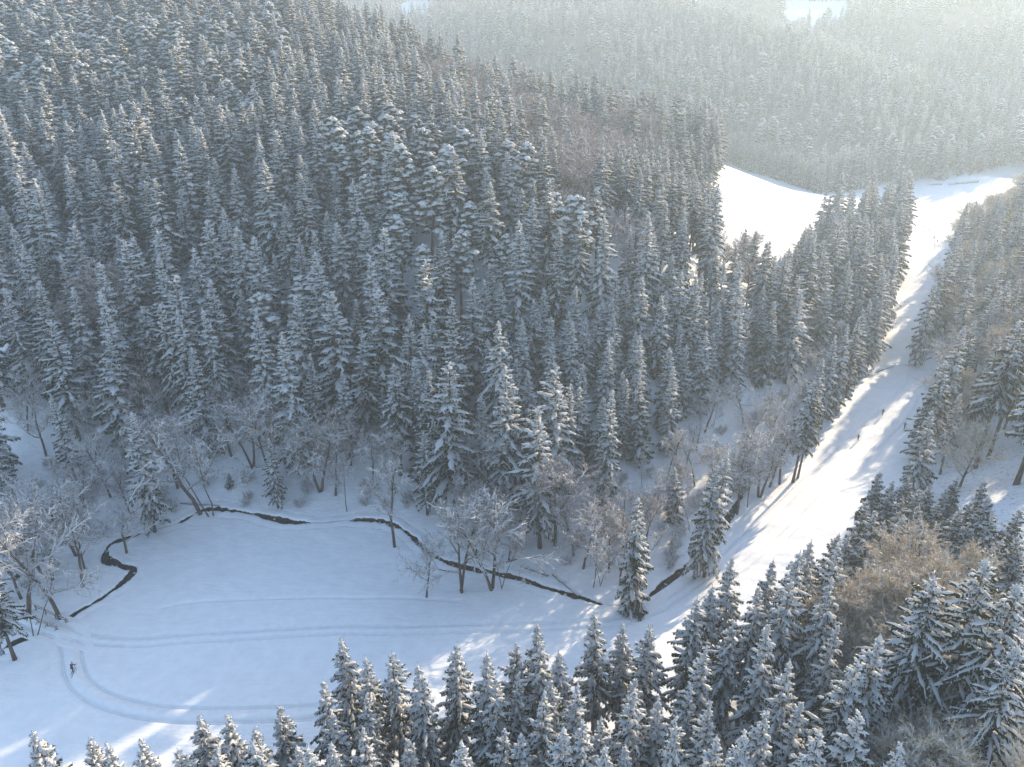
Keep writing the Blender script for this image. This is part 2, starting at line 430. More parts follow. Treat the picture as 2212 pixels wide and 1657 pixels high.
_r = np.random.RandomState(21)
def wob(amp, k):
    return amp * (np.convolve(_r.rand(len(STREAM) + k), np.ones(k) / k, 'same')[:len(STREAM)] - 0.5) * 2 * math.sqrt(k)
BR = Vector(hit(100, 1345))
_dip = 0.32 * np.clip(1.6 - np.hypot(STREAM[:, 0] - BR.x, STREAM[:, 1] - BR.y) / 2.6, 0, 1)
_o = STREAM_OPEN
_wl, _wr = np.maximum(STREAM_W + wob(0.16, 3), 0.03) * _o + 0.02, np.maximum(STREAM_W + wob(0.16, 3), 0.03) * _o + 0.02
bank = [(-_wl - 1.9, -0.07 - _dip), (-_wl - 1.25, 0.03 - _dip), (-_wl - 0.62, 0.07 + wob(0.04, 3) - _dip), (-_wl - 0.22, 0.09 + wob(0.05, 2) - _dip), (-_wl - 0.02, 0.0 - 0.06 * _o - _dip),
        (-_wl - 0.03, -0.32 * _o - _dip * (1 - _o)), (-_wl * 0.9, -0.85 * _o),
        (_wr * 0.9, -0.85 * _o), (_wr + 0.03, -0.32 * _o - _dip * (1 - _o)), (_wr + 0.02, 0.0 - 0.06 * _o - _dip), (_wr + 0.22, 0.09 + wob(0.05, 2) - _dip), (_wr + 0.62, 0.07 + wob(0.04, 3) - _dip), (_wr + 1.25, 0.03 - _dip), (_wr + 1.9, -0.07 - _dip)]
V, F = strip(STREAM, bank, soft_z)
me_ = mesh_of('stream_bank', V, F, M_ground)
_b = np.zeros((len(STREAM), 14), np.float32); _b[:, 5:9] = _o[:, None]; _b[:, 4] = 0.25 * _o; _b[:, 9] = 0.25 * _o
me_.attributes.new('bare', 'FLOAT', 'POINT').data.foreach_set('value', _b.ravel())
tag(link('stream_bank', me_), 'snow lips and dark earth banks along the stream', 'stream bank', kind='structure')
V, F = strip(STREAM, [(-_wl - 0.25, -0.60), (0.0, -0.60), (_wr + 0.25, -0.60)], soft_z)
stream = link('stream', mesh_of('stream', V, F, M_water))
tag(stream, 'dark narrow stream winding along the foot of the wooded hill', 'stream', kind='structure')
M_rock = mat('wet_stone', (0.09, 0.075, 0.065), 0.6, 0.3)
noise_mix(M_rock, (0.05, 0.042, 0.038), (0.16, 0.14, 0.125), 3.0)
_rm = bmesh.new(); bmesh.ops.create_icosphere(_rm, subdivisions=2, radius=1.0)
for v_ in _rm.verts:
    v_.co *= 1 + 0.22 * math.sin(3.1 * v_.co.x + 1) * math.sin(2.7 * v_.co.y + 2) + 0.12 * math.sin(5 * v_.co.z + 3 * v_.co.x)
rock_me = bpy.data.meshes.new('stone'); _rm.to_mesh(rock_me); rock_me.materials.append(M_rock)
for v_ in _rm.verts:
    v_.co = Vector((v_.co.x * 1.04, v_.co.y * 1.04, max(v_.co.z, 0.25) * 1.12 + 0.10))
cap_me = bpy.data.meshes.new('snow_cap'); _rm.to_mesh(cap_me); cap_me.materials.append(M_snow); _rm.free()
for m_ in (rock_me, cap_me): m_.polygons.foreach_set('use_smooth', np.ones(len(m_.polygons), bool))
rr_ = random.Random(8)
for i in range(12, len(STREAM) - 6, 4):                       # stones in the bed, most of them carrying a cap of snow
    if STREAM_OPEN[i] < 0.6 or STREAM[i, 1] > 150 or rr_.random() < 0.35: continue
    s_ = rr_.uniform(0.12, 0.34)
    st = link('stone', rock_me, stream)
    st.location = (STREAM[i, 0] + rr_.uniform(-1, 1) * STREAM_W[i], STREAM[i, 1] + rr_.uniform(-1, 1) * STREAM_W[i], float(soft_z(STREAM[i:i + 1, 0], STREAM[i:i + 1, 1])[0]) - 0.60)
    st.scale = (s_ * rr_.uniform(0.8, 1.4), s_ * rr_.uniform(0.8, 1.3), s_ * rr_.uniform(0.7, 1.1)); st.rotation_euler = (0, 0, rr_.uniform(0, 6.28))
    if rr_.random() < 0.75: link('snow_cap', cap_me, st)
def trail_profile(w, lanes):
    pts = [(-w - 0.7, -0.06), (-w - 0.35, 0.0), (-w - 0.1, 0.005), (-w + 0.45, -0.035)]
    for c in lanes:
        for g in (-0.13, 0.13):
            pts += [(c + g - 0.11, -0.035), (c + g - 0.06, -0.15), (c + g + 0.06, -0.15), (c + g + 0.11, -0.035)]
    pts += [(w - 0.45, -0.035), (w + 0.1, 0.005), (w + 0.35, 0.0), (w + 0.7, -0.06)]
    return pts
def fade_ends(V, n, m, k=7):
    """the groomed sheet sinks into the snow at both ends"""
    V = V.reshape(n, m, 3)
    for i in range(k):
        V[i, :, 2] -= 0.12 * (1 - i / k) ** 2; V[n - 1 - i, :, 2] -= 0.12 * (1 - i / k) ** 2
    return V.reshape(-1, 3)
for key, lanes, lab in [('a', (-1.2, 1.2), 'groomed ski trail curving from the footbridge around the shaded meadow'),
                        ('b', (-0.9, 0.9), 'groomed ski trail crossing the meadow and climbing the sunlit run beside the stream'),
                        ('c', (-0.9, 0.9), 'groomed ski trail on the young spruces side of the sunlit run'),
                        ('d', (0.0,), 'faint old ski trail across the upper shaded meadow'),
                        ('e', (-0.8, 0.8), 'ski trail passing the far gap in the valley')]:
    tp = trail_profile(TRAIL_W[key], lanes)
    if key == 'd': tp = [(o_, z_ * 0.45 - 0.01) for o_, z_ in tp]
    V, F = strip(TRAILS[key], tp, soft_z)
    V = fade_ends(V, len(TRAILS[key]), len(tp))
    t_ = link('ski_trail', mesh_of('ski_trail', V, F, M_trail))
    tag(t_, lab, 'ski trail', kind='structure')

# ------------------------------------------------------------------ haze
hz = MB(); hz.box((125, 745, 97.5), 2290, 2040, 215)
haze = hz.build('haze', None, smooth=False)
mh = bpy.data.materials.new('haze'); mh.use_nodes = True
hn = mh.node_tree.nodes; hn.remove(hn['Principled BSDF'])
pv = hn.new('ShaderNodeVolumePrincipled')
pv.inputs['Color'].default_value = (0.75, 0.89, 1.0, 1); pv.inputs['Density'].default_value = HAZE_DENSITY
pv.inputs['Anisotropy'].default_value = HAZE_ANISO
mh.node_tree.links.new(pv.outputs[0], hn['Material Output'].inputs['Volume'])
haze.data.materials.append(mh)
tag(haze, 'pale winter haze filling the valley', 'haze', kind='stuff')

# ------------------------------------------------------------------ tree kinds: each gives trunk, crown and snow meshes (about 20 m tall before scaling)
def unit(a): return a / (math.sqrt(a[0] * a[0] + a[1] * a[1] + a[2] * a[2]) + 1e-9)
def cross(a, b): return np.array([a[1] * b[2] - a[2] * b[1], a[2] * b[0] - a[0] * b[2], a[0] * b[1] - a[1] * b[0]])
def spruce(seed, H=22.0, R=2.5, base=0.12, snow=0.75, droop=0.5, nb=6, gap=0.62, rag=0.22, lean=0.0, pw=0.84, wcap=0.62):
    r = np.random.RandomState(seed)
    crown, sn, trunk = MB(), MB(), MB()
    bend = r.uniform(-0.25, 0.25, 2) + lean
    def axis_at(z): return np.array([bend[0] * math.sin(z / H * 2.2), bend[1] * math.sin(z / H * 1.9), z])
    zs = np.linspace(-0.4, H, 9)
    trunk.tube([axis_at(z) for z in zs], [max(0.02, 0.24 * (1 - z / H) ** 0.8 + 0.012) * (1.25 if z < 0.5 else 1) for z in zs], 6)
    z = base * H
    az = r.uniform(0, 6.28)
    lop = r.uniform(0, 6.28); lopk = r.uniform(0.0, 0.25)
    while z < H - 0.35:
        t = (z - base * H) / (H * (1 - base))
        prof = (1 - t) ** pw * (0.72 + 0.28 * min(1, t / 0.16)) + 0.03
        k = nb if t < 0.85 else 5
        az += 2.4 + r.uniform(-0.3, 0.3)
        for j in range(k):
            a = az + 2 * math.pi * j / k + r.uniform(-0.35, 0.35)
            Lb = R * prof * r.uniform(1 - rag * 1.3, 1 + rag) * (1 + lopk * math.cos(a - lop))
            if r.rand() < 0.06: Lb *= r.uniform(0.4, 0.7)
            Lb = max(Lb, 0.22)
            th0 = math.radians(-8 + 52 * t ** 1.6 + r.uniform(-8, 8))
            dr = math.radians(58 * droop * (1.15 - 0.75 * t) * r.uniform(0.7, 1.3))
            up = math.radians(26 * (1 - t) * r.uniform(0.3, 1.2))
            zz = z + r.uniform(-0.55, 0.55) * gap
            o = axis_at(zz)
            yaw = r.uniform(-0.25, 0.25)
            n = 5 if Lb < 1.6 else 8
            pts = [o]; hd = []
            for i in range(n - 1):
                s = (i + 0.5) / (n - 1)
                th = th0 - dr * s * 1.6 + up * s * s
                aa = a + yaw * s
                d = np.array([math.cos(aa) * math.cos(th), math.sin(aa) * math.cos(th), math.sin(th)])
                pts.append(pts[-1] + d * Lb / (n - 1)); hd.append(d)
            hd.append(hd[-1])
            wmax = min(0.22 * Lb + 0.17, wcap)
            side = np.array([-math.sin(a), math.cos(a), 0])
            sloped = th0 - dr * 0.8
            nt = 3 + int(Lb / 0.55)
            V, Fc = [], []; SV, SF = [], []
            def at_s(s):
                f = s * (n - 1); i = min(int(f), n - 2); f -= i
                return pts[i] * (1 - f) + pts[i + 1] * f, hd[i]
            for q in range(nt):
                s = 0.12 + 0.86 * (q + r.uniform(0.2, 0.8)) / nt
                p, d = at_s(s)
                p2, _ = at_s(max(0, s - 0.10)); p3, _ = at_s(min(1, s + 0.05))
                w = wmax * (0.55 + 0.6 * math.sin(math.pi * min(1, s * 1.05) ** 0.8)) * r.uniform(0.7, 1.25)
                for sg in (-1, 1):
                    tip = p + side * sg * w + d * w * r.uniform(0.5, 0.95) + np.array([0, 0, -w * r.uniform(0.25, 0.75)])
                    m = len(V); V += [p2, p3, tip]; Fc.append((m, m + 1, m + 2))
                    if r.rand() < snow * 0.45:
                        f0 = r.uniform(0.6, 0.92)
                        e = p + (tip - p) * f0
                        hw = d * r.uniform(0.06, 0.12)
                        lift = np.array([0, 0, r.uniform(0.05, 0.11)])
                        m = len(SV)
                        SV += [p - hw, p + hw, p + lift * 1.3, e - hw * 0.5, e + hw * 0.5, e + lift * 0.7]
                        SF += [(m, m + 2, m + 5, m + 3), (m + 1, m + 4, m + 5, m + 2), (m + 3, m + 5, m + 4)]
                # hanging sprays, the dark skirt under each bough
                pa_, _ = at_s(max(0, s - 0.15)); pb_, _ = at_s(min(1, s + 0.10))
                for sg in (-1, 1):
                    drop = r.uniform(0.40, 0.85) * (0.35 + 0.65 * (1 - t)) * (0.45 + wmax)
                    tip = p + side * sg * r.uniform(0.05, 0.6) * w + d * 0.12 + np.array([0, 0, -drop])
                    off = side * sg * 0.35 * w + np.array([0, 0, -0.12 * w])
                    m = len(V); V += [pa_ + off * 0.6, pb_ + off, tip]; Fc.append((m, m + 1, m + 2))
            m = len(V); V += [pts[-2] - side * 0.08, pts[-2] + side * 0.08, pts[-1] + hd[-1] * 0.15]; Fc.append((m, m + 1, m + 2))
            crown.add(V, Fc)
            if r.rand() < 0.15 + 0.8 * snow:
                m = len(SV); s0 = r.uniform(0.05, 0.25)
                for i in range(n):
                    s = s0 + (0.97 - s0) * i / (n - 1)
                    p, d = at_s(s)
                    w = (wmax * (0.20 + 0.48 * math.sin(math.pi * s ** 0.8)) * (r.uniform(0.5, 1.2) if n == 5 else r.uniform(0.28, 1.25)) * (0.5 + 0.5 * snow)) * (0.35 if i == n - 1 else 1)
                    h = r.uniform(0.07, 0.20) * (0.6 + 0.5 * snow) * (0.5 if i in (0, n - 1) else 1)
                    j_ = side * r.uniform(-0.05, 0.05)
                    SV += [p - side * w + np.array([0, 0, -0.35 * w + 0.03]) + j_, p - side * w * 0.5 + np.array([0, 0, h * 0.8]) + j_,
                           p + side * w * 0.5 + np.array([0, 0, h]) + j_, p + side * w + np.array([0, 0, -0.35 * w + 0.03]) + j_]
                for i in range(n - 1):
                    b0, b1 = m + 4 * i, m + 4 * (i + 1)
                    SF += [(b0 + c, b1 + c, b1 + c + 1, b0 + c + 1) for c in range(3)]
                SF += [(m, m + 1, m + 2, m + 3)]
                e0 = m + 4 * (n - 1); SF += [(e0 + 3, e0 + 2, e0 + 1, e0)]
            if SV: sn.add(SV, SF)
        z += gap * (0.45 + 0.65 * (1 - t)) * r.uniform(0.85, 1.15)
    top = axis_at(H)
    sn.tube([axis_at(H - 1.2), axis_at(H - 0.5), top + np.array([0, 0, 0.12])], [0.10, 0.11, 0.03], 5)
    crown.tube([axis_at(H - 1.0), top + np.array([0, 0, 0.35])], [0.05, 0.015], 4)
    return (trunk.mesh('trunk', M_bark), crown.mesh('crown', M_needle, False), sn.mesh('snow', M_snow))

ICO = None
def ico():
    global ICO
    if ICO is None:
        b = bmesh.new(); bmesh.ops.create_icosphere(b, subdivisions=2, radius=1.0)
        ICO = (np.array([v.co[:] for v in b.verts]), [[v.index for v in f.verts] for f in b.faces]); b.free()
    return ICO
def lump(mb, r, c, rx, rz, amp=0.28):
    V, F = ico()
    ph = r.uniform(0, 6.28, 6)
    k = 1 + amp * (np.sin(3 * V[:, 0] + ph[0]) * np.sin(3 * V[:, 1] + ph[1]) + 0.7 * np.sin(5 * V[:, 2] + ph[2]) * np.sin(4 * V[:, 0] + ph[3])) + r.uniform(-0.07, 0.07, len(V))
    W = V * k[:, None] * np.array([rx * r.uniform(0.8, 1.25), rx * r.uniform(0.8, 1.25), rz])
    W[:, 2] = np.where(W[:, 2] < 0, W[:, 2] * 0.45, W[:, 2])
    W[:, 2] -= 0.35 * (W[:, 0] ** 2 + W[:, 1] ** 2) / max(rx, 0.1)
    mb.add(list(W + c), F)
def pine(seed, H=20.0, R=2.6, base=0.42, snow=0.85):
    r = np.random.RandomState(seed)
    crown, sn, trunk = MB(), MB(), MB()
    ph = r.uniform(0, 6.28, 2)
    def ax(z): return np.array([0.35 * math.sin(z / H * 3 + ph[0]) - 0.35 * math.sin(ph[0]), 0.35 * math.sin(z / H * 2.6 + ph[1]) - 0.35 * math.sin(ph[1]), z])
    zs = np.linspace(-0.4, H, 10)
    trunk.tube([ax(z) for z in zs], [0.23 * (1 - z / H) ** 0.7 + 0.03 for z in zs], 6)
    nbr = 54
    for i in range(nbr):
        t = (i + r.uniform(0, 1)) / nbr
        z = H * (base + (1 - base) * t * 0.97)
        a = i * 2.4 + r.uniform(-0.4, 0.4)
        Lb = R * (math.sin(math.pi * (0.18 + 0.75 * t)) ** 0.8) * r.uniform(0.55, 1.2) * (1 - 0.35 * t)
        th = math.radians(-15 + 45 * t + r.uniform(-12, 12))
        d = np.array([math.cos(a) * math.cos(th), math.sin(a) * math.cos(th), math.sin(th)])
        o = ax(z)
        mid = o + d * Lb * 0.55 + np.array([0, 0, 0.05]); end = o + d * Lb + np.array([0, 0, -0.22 * Lb * r.uniform(0, 1)])
        trunk.tube([o, mid, end], [0.06, 0.04, 0.015], 4, False)
        nc = 2 + int(Lb > 1.0) + int(Lb > 1.9) + int(r.rand() < 0.5)
        for c in range(nc):
            f = 1 - 0.55 * c / nc
            p = o + (end - o) * f + np.array([r.uniform(-1, 1), r.uniform(-1, 1), r.uniform(-0.5, 0.3)]) * (0.35 if c else 0.1)
            s = r.uniform(0.30, 0.66) * (1.1 if c == 0 else 0.95)
            V, F = [], []
            for q in range(40):
                w = unit(r.normal(size=3) * np.array([1, 1, 0.75]))
                tip = p + w * s * r.uniform(0.9, 1.7) + np.array([0, 0, -0.12])
                b = p + w * s * 0.25
                sd = unit(cross(w, r.normal(size=3))) * s * 0.20
                m = len(V); V += [b - sd, b + sd, tip]; F.append((m, m + 1, m + 2))
            crown.add(V, F)
            if r.rand() < snow:
                lump(sn, r, p + np.array([0, 0, s * 0.40]), s * r.uniform(0.7, 1.25), s * r.uniform(0.32, 0.55), 0.34)
    lump(sn, r, ax(H) + np.array([0, 0, 0.1]), 0.4, 0.35)
    return (trunk.mesh('trunk', M_pinebark), crown.mesh('crown', M_pine, False), sn.mesh('snow', M_snow))

def broadleaf(seed, H=15.0, spread=0.42, fork=0.28, mat_t=None, mat_c=None, nlimb=9, twig=1.0, snowy=0.8, stems=1, upright=0.5, fuzz=6, r0=None):
    """bare tree: trunk and limbs / branches and twigs / snow lying along them"""
    r = np.random.RandomState(seed)
    tr, cr, sn = MB(), MB(), MB()
    def snow_on(p, q, ra, rb, prob):
        d = unit(q - p)
        if abs(d[2]) > 0.86 or r.rand() > prob: return
        sd = unit(cross(d, np.array([0, 0, 1.0])))
        wa, wb = ra * 1.1 + 0.045 * snowy, rb * 1.1 + 0.035 * snowy
        la, lb = ra * 0.5 + wa * 1.0, rb * 0.5 + wb * 1.0
        u = np.array([0, 0, 1.0])
        V = [p - sd * wa + u * ra * 0.5, p + u * (ra + la), p + sd * wa + u * ra * 0.5, q - sd * wb + u * rb * 0.5, q + u * (rb + lb), q + sd * wb + u * rb * 0.5]
        sn.add(V, [(0, 1, 4, 3), (1, 2, 5, 4)])
    def grow(p, d, Ln, rad, lev):
        nseg = (5, 4, 3, 2, 1)[lev]
        pts = [p]; q = p; dd = d
        for i in range(nseg):
            dd = unit(dd + r.normal(size=3) * (0.10, 0.16, 0.20, 0.22, 0.2)[lev] + np.array([0, 0, (0.02, 0.10, 0.05, 0.0, -0.03)[lev] * upright * 2]))
            q = q + dd * Ln / nseg; pts.append(q)
        rr = [rad * (1 - 0.75 * i / nseg) for i in range(nseg + 1)]
        mb = tr if lev <= 1 else cr
        if lev < 4: mb.tube(pts, rr, (7, 5, 3, 3)[lev], False)
        else:
            sd = unit(cross(dd, r.normal(size=3))) * rad
            cr.add([p - sd, p + sd, q], [(0, 1, 2)])
        for i in range(nseg):
            snow_on(pts[i], pts[i + 1], rr[i], rr[i + 1], snowy * (1, 1, 1, 0.75, 0)[lev])
        return pts, dd
    def at_path(pts, s):
        f = s * (len(pts) - 1); i = min(int(f), len(pts) - 2); f -= i
        return pts[i] * (1 - f) + pts[i + 1] * f, unit(pts[i + 1] - pts[i])
    def away(d, ang):
        k = unit(cross(d, r.normal(size=3)))
        return unit(d * math.cos(ang) + k * math.sin(ang))
    rad0 = r0 or 0.016 * H
    for st in range(stems):
        p0 = np.array([0, 0, -0.3]) + (np.array([r.uniform(-0.5, 0.5), r.uniform(-0.5, 0.5), 0]) if stems > 1 else 0)
        d0 = unit(np.array([r.normal() * 0.05 + (0.22 * math.cos(st * 2.4) if stems > 1 else 0), r.normal() * 0.05 + (0.22 * math.sin(st * 2.4) if stems > 1 else 0), 1.0]))
        pts0, _ = grow(p0, d0, H * 0.86, rad0, 0)
        for i in range(nlimb):
            s = fork + (0.97 - fork) * (i + r.uniform(0, 0.8)) / nlimb
            p, d = at_path(pts0, min(s, 0.99))
            a = i * 2.4 + r.uniform(-0.5, 0.5) + st
            el = math.radians(18 + 42 * upright * (0.5 + s * 0.7) + r.uniform(-10, 10))
            dl = np.array([math.cos(a) * math.cos(el), math.sin(a) * math.cos(el), math.sin(el)])
            Ll = H * spread * (1.05 - 0.62 * (s - fork) / (1 - fork)) * r.uniform(0.75, 1.2)
            pts1, _ = grow(p, dl, Ll, rad0 * 0.42 * (1.1 - 0.6 * s), 1)
            n2 = 7
            for j in range(n2):
                p2, d2 = at_path(pts1, 0.16 + 0.83 * (j + r.uniform(0, 0.9)) / n2)
                pts2, _ = grow(p2, away(d2, math.radians(r.uniform(25, 55))), Ll * r.uniform(0.32, 0.55), 0.040 * twig + 0.012, 2)
                for k in range(5):
                    p3, d3 = at_path(pts2, 0.2 + 0.79 * (k + r.uniform(0, 0.9)) / 5)
                    pts3, _ = grow(p3, away(d3, math.radians(r.uniform(20, 55))), Ll * r.uniform(0.14, 0.28), 0.032 * twig, 3)
                    for m in range(fuzz):
                        p4, d4 = at_path(pts3, r.uniform(0.1, 1.0))
                        grow(p4, away(d4, math.radians(r.uniform(15, 60))), Ll * r.uniform(0.07, 0.17), 0.034 * twig, 4)
    return (tr.mesh('trunk', mat_t or M_bark), cr.mesh('crown', mat_c or M_twig, False), sn.mesh('snow', M_snow))

KIND = {}
KIND['spruce'] = [spruce(11, 22, 3.6, 0.10, 0.95, 0.5, 5, 0.9), spruce(12, 22, 3.2, 0.16, 1.0, 0.55, 5, 0.86), spruce(13, 22, 4.0, 0.08, 0.9, 0.6, 6, 1.0), spruce(14, 22, 2.9, 0.22, 0.95, 0.5, 5, 0.84),
                  spruce(15, 22, 3.5, 0.14, 1.0, 0.65, rag=0.32, gap=0.85), spruce(16, 22, 3.1, 0.12, 0.75, 0.45, gap=0.78), spruce(17, 22, 3.0, 0.12, 1.0, 0.75, 5, 0.8, 0.4), spruce(18, 22, 3.7, 0.18, 0.9, 0.6, 5, 0.95, 0.55, pw=0.7), spruce(19, 22, 3.3, 0.12, 1.0, 0.7, 6, 0.95, 0.3, pw=0.95)]
KIND['tall'] = [spruce(21, 22, 3.0, 0.36, 0.8, 0.6, gap=0.78), spruce(22, 22, 3.2, 0.44, 0.75, 0.55, rag=0.38, gap=0.82), spruce(23, 22, 2.7, 0.32, 0.85, 0.5, gap=0.75)]
KIND['front'] = [spruce(31, 20, 3.7, 0.22, 0.92, 0.62, 7, 0.78, 0.36, wcap=0.40, pw=0.95), spruce(32, 20, 3.4, 0.30, 0.95, 0.7, 6, 0.76, 0.34, wcap=0.44, pw=0.95), spruce(33, 20, 4.0, 0.24, 0.9, 0.75, 7, 0.82, 0.38, wcap=0.48, pw=0.98),
                 spruce(34, 20, 3.1, 0.28, 1.0, 0.55, 6, 0.72, 0.34, wcap=0.42, pw=0.92), spruce(35, 20, 3.5, 0.36, 0.85, 0.6, 6, 0.84, 0.42, wcap=0.44, pw=0.95)]
KIND['broad'] = [spruce(41, 22, 5.0, 0.34, 0.85, 0.66, 7, 0.85, 0.5, wcap=0.34), spruce(42, 22, 4.5, 0.30, 0.82, 0.7, 7, 0.8, 0.45, wcap=0.34)]
KIND['young'] = [spruce(51, 10, 2.5, 0.06, 0.6, 0.3, 6, 0.6, 0.3), spruce(52, 10, 2.3, 0.06, 0.55, 0.25, 6, 0.6, 0.3), spruce(53, 10, 2.7, 0.06, 0.6, 0.35, 6, 0.6, 0.32)]
KIND['slim'] = [spruce(61, 16, 2.5, 0.08, 0.85, 0.6, 6, 0.68, 0.28), spruce(62, 16, 2.2, 0.10, 0.8, 0.55, 6, 0.66, 0.28), spruce(63, 16, 2.7, 0.08, 0.9, 0.6, 6, 0.7, 0.3)]
KIND['pine'] = [pine(71, 20, 3.1), pine(72, 20, 3.5, 0.38), pine(73, 20, 2.8, 0.45), pine(74, 20, 3.2, 0.5, 0.95)]
KIND['bare'] = [broadleaf(81, 15, 0.42, 0.30), broadleaf(82, 15, 0.36, 0.36, upright=0.7), broadleaf(83, 15, 0.40, 0.28, stems=2, nlimb=7), broadleaf(84, 15, 0.46, 0.25)]
KIND['tan'] = [broadleaf(91, 16, 0.48, 0.20, mat_c=M_beech, upright=0.75, nlimb=14, snowy=0.45, fuzz=11, twig=1.1), broadleaf(92, 16, 0.42, 0.22, mat_c=M_beech, upright=0.8, nlimb=14, snowy=0.45, fuzz=11, twig=1.1)]
KIND['plum'] = [broadleaf(95, 15, 0.44, 0.26, mat_c=M_plum, upright=0.65, nlimb=11, snowy=0.5, fuzz=8, twig=0.9), broadleaf(96, 15, 0.38, 0.3, mat_c=M_plum, upright=0.75, nlimb=11, snowy=0.5, fuzz=8, twig=0.9)]
KIND['thin'] = [broadleaf(101, 13, 0.22, 0.35, upright=0.9, nlimb=8, r0=0.085, fuzz=3), broadleaf(102, 13, 0.18, 0.4, upright=0.9, nlimb=7, stems=2, r0=0.075, fuzz=3)]
KIND['larch'] = [broadleaf(111, 16, 0.20, 0.2, mat_c=M_larch, upright=0.35, nlimb=16, snowy=0.15, fuzz=9, twig=1.2)]
KIND['shrub'] = [broadleaf(121, 3.2, 0.55, 0.1, upright=0.6, nlimb=5, stems=3, r0=0.03, twig=0.7, fuzz=1), broadleaf(122, 2.6, 0.6, 0.1, mat_c=M_plum, upright=0.5, nlimb=5, stems=3, r0=0.03, twig=0.7, fuzz=1)]
KIND_H = {'spruce': 22, 'tall': 22, 'front': 20, 'broad': 22, 'young': 10, 'slim': 16, 'pine': 20, 'bare': 15, 'tan': 16, 'plum': 15, 'thin': 13, 'larch': 16, 'shrub': 3}
print('tree triangles', {k: [sum(len(m.polygons) for m in v) for v in vs] for k, vs in KIND.items()})

# ------------------------------------------------------------------ where the trees stand
RND = random.Random(5)
TREES = []                      # dicts: kind, x, y, z, H, stand
CELL = {}
def near_tree(x, y, dmin):
    cx, cy_ = int(x // 6), int(y // 6)
    for i in range(cx - 1, cx + 2):
        for j in range(cy_ - 1, cy_ + 2):
            for (a, b) in CELL.get((i, j), ()):
                if (a - x) ** 2 + (b - y) ** 2 < dmin * dmin: return True
    return False
def add_tree(kind, x, y, H, stand, label=None, var=None):
    CELL.setdefault((int(x // 6), int(y // 6)), []).append((x, y))
    z = bh(x, y)
    tx, ty, td = proj(x, y, z + H)
    bx, by, bd = proj(x, y, z)
    t = dict(kind=kind, x=x, y=y, z=z, H=H, stand=stand, label=label, tx=tx, ty=ty, bx=bx, by=by, d=td, size=H / td, var=var)
    TREES.append(t)
    return t
def height_for(x, y, ty):
    v = (ty - 828.5) / FOCAL
    k = (SP + CP * v) / (CP - SP * v)             # drop per metre forward
    return CAM_H - k * y - bh(x, y)
def by_base(kind, bx, by, ty, stand, label=None, lo=4, hi=32):
    p = hit(bx, by)
    return add_tree(kind, p[0], p[1], min(max(height_for(p[0], p[1], ty), lo), hi), stand, label)
def by_top(kind, tx, ty, H, stand, label=None, dmin=0.0):
    p = hit(tx, ty, H)
    if p is None or (dmin and near_tree(p[0], p[1], dmin)): return None
    return add_tree(kind, p[0], p[1], H, stand, label)
def R1(x, y): return x * 0.5053, y * 0.5053 + 819.7
def R2(x, y): return x * 0.5053 + 655.7, y * 0.5053 + 819.7
def R3(x, y): return x * 0.5053 + 1366.1, y * 0.5053 + 819.7

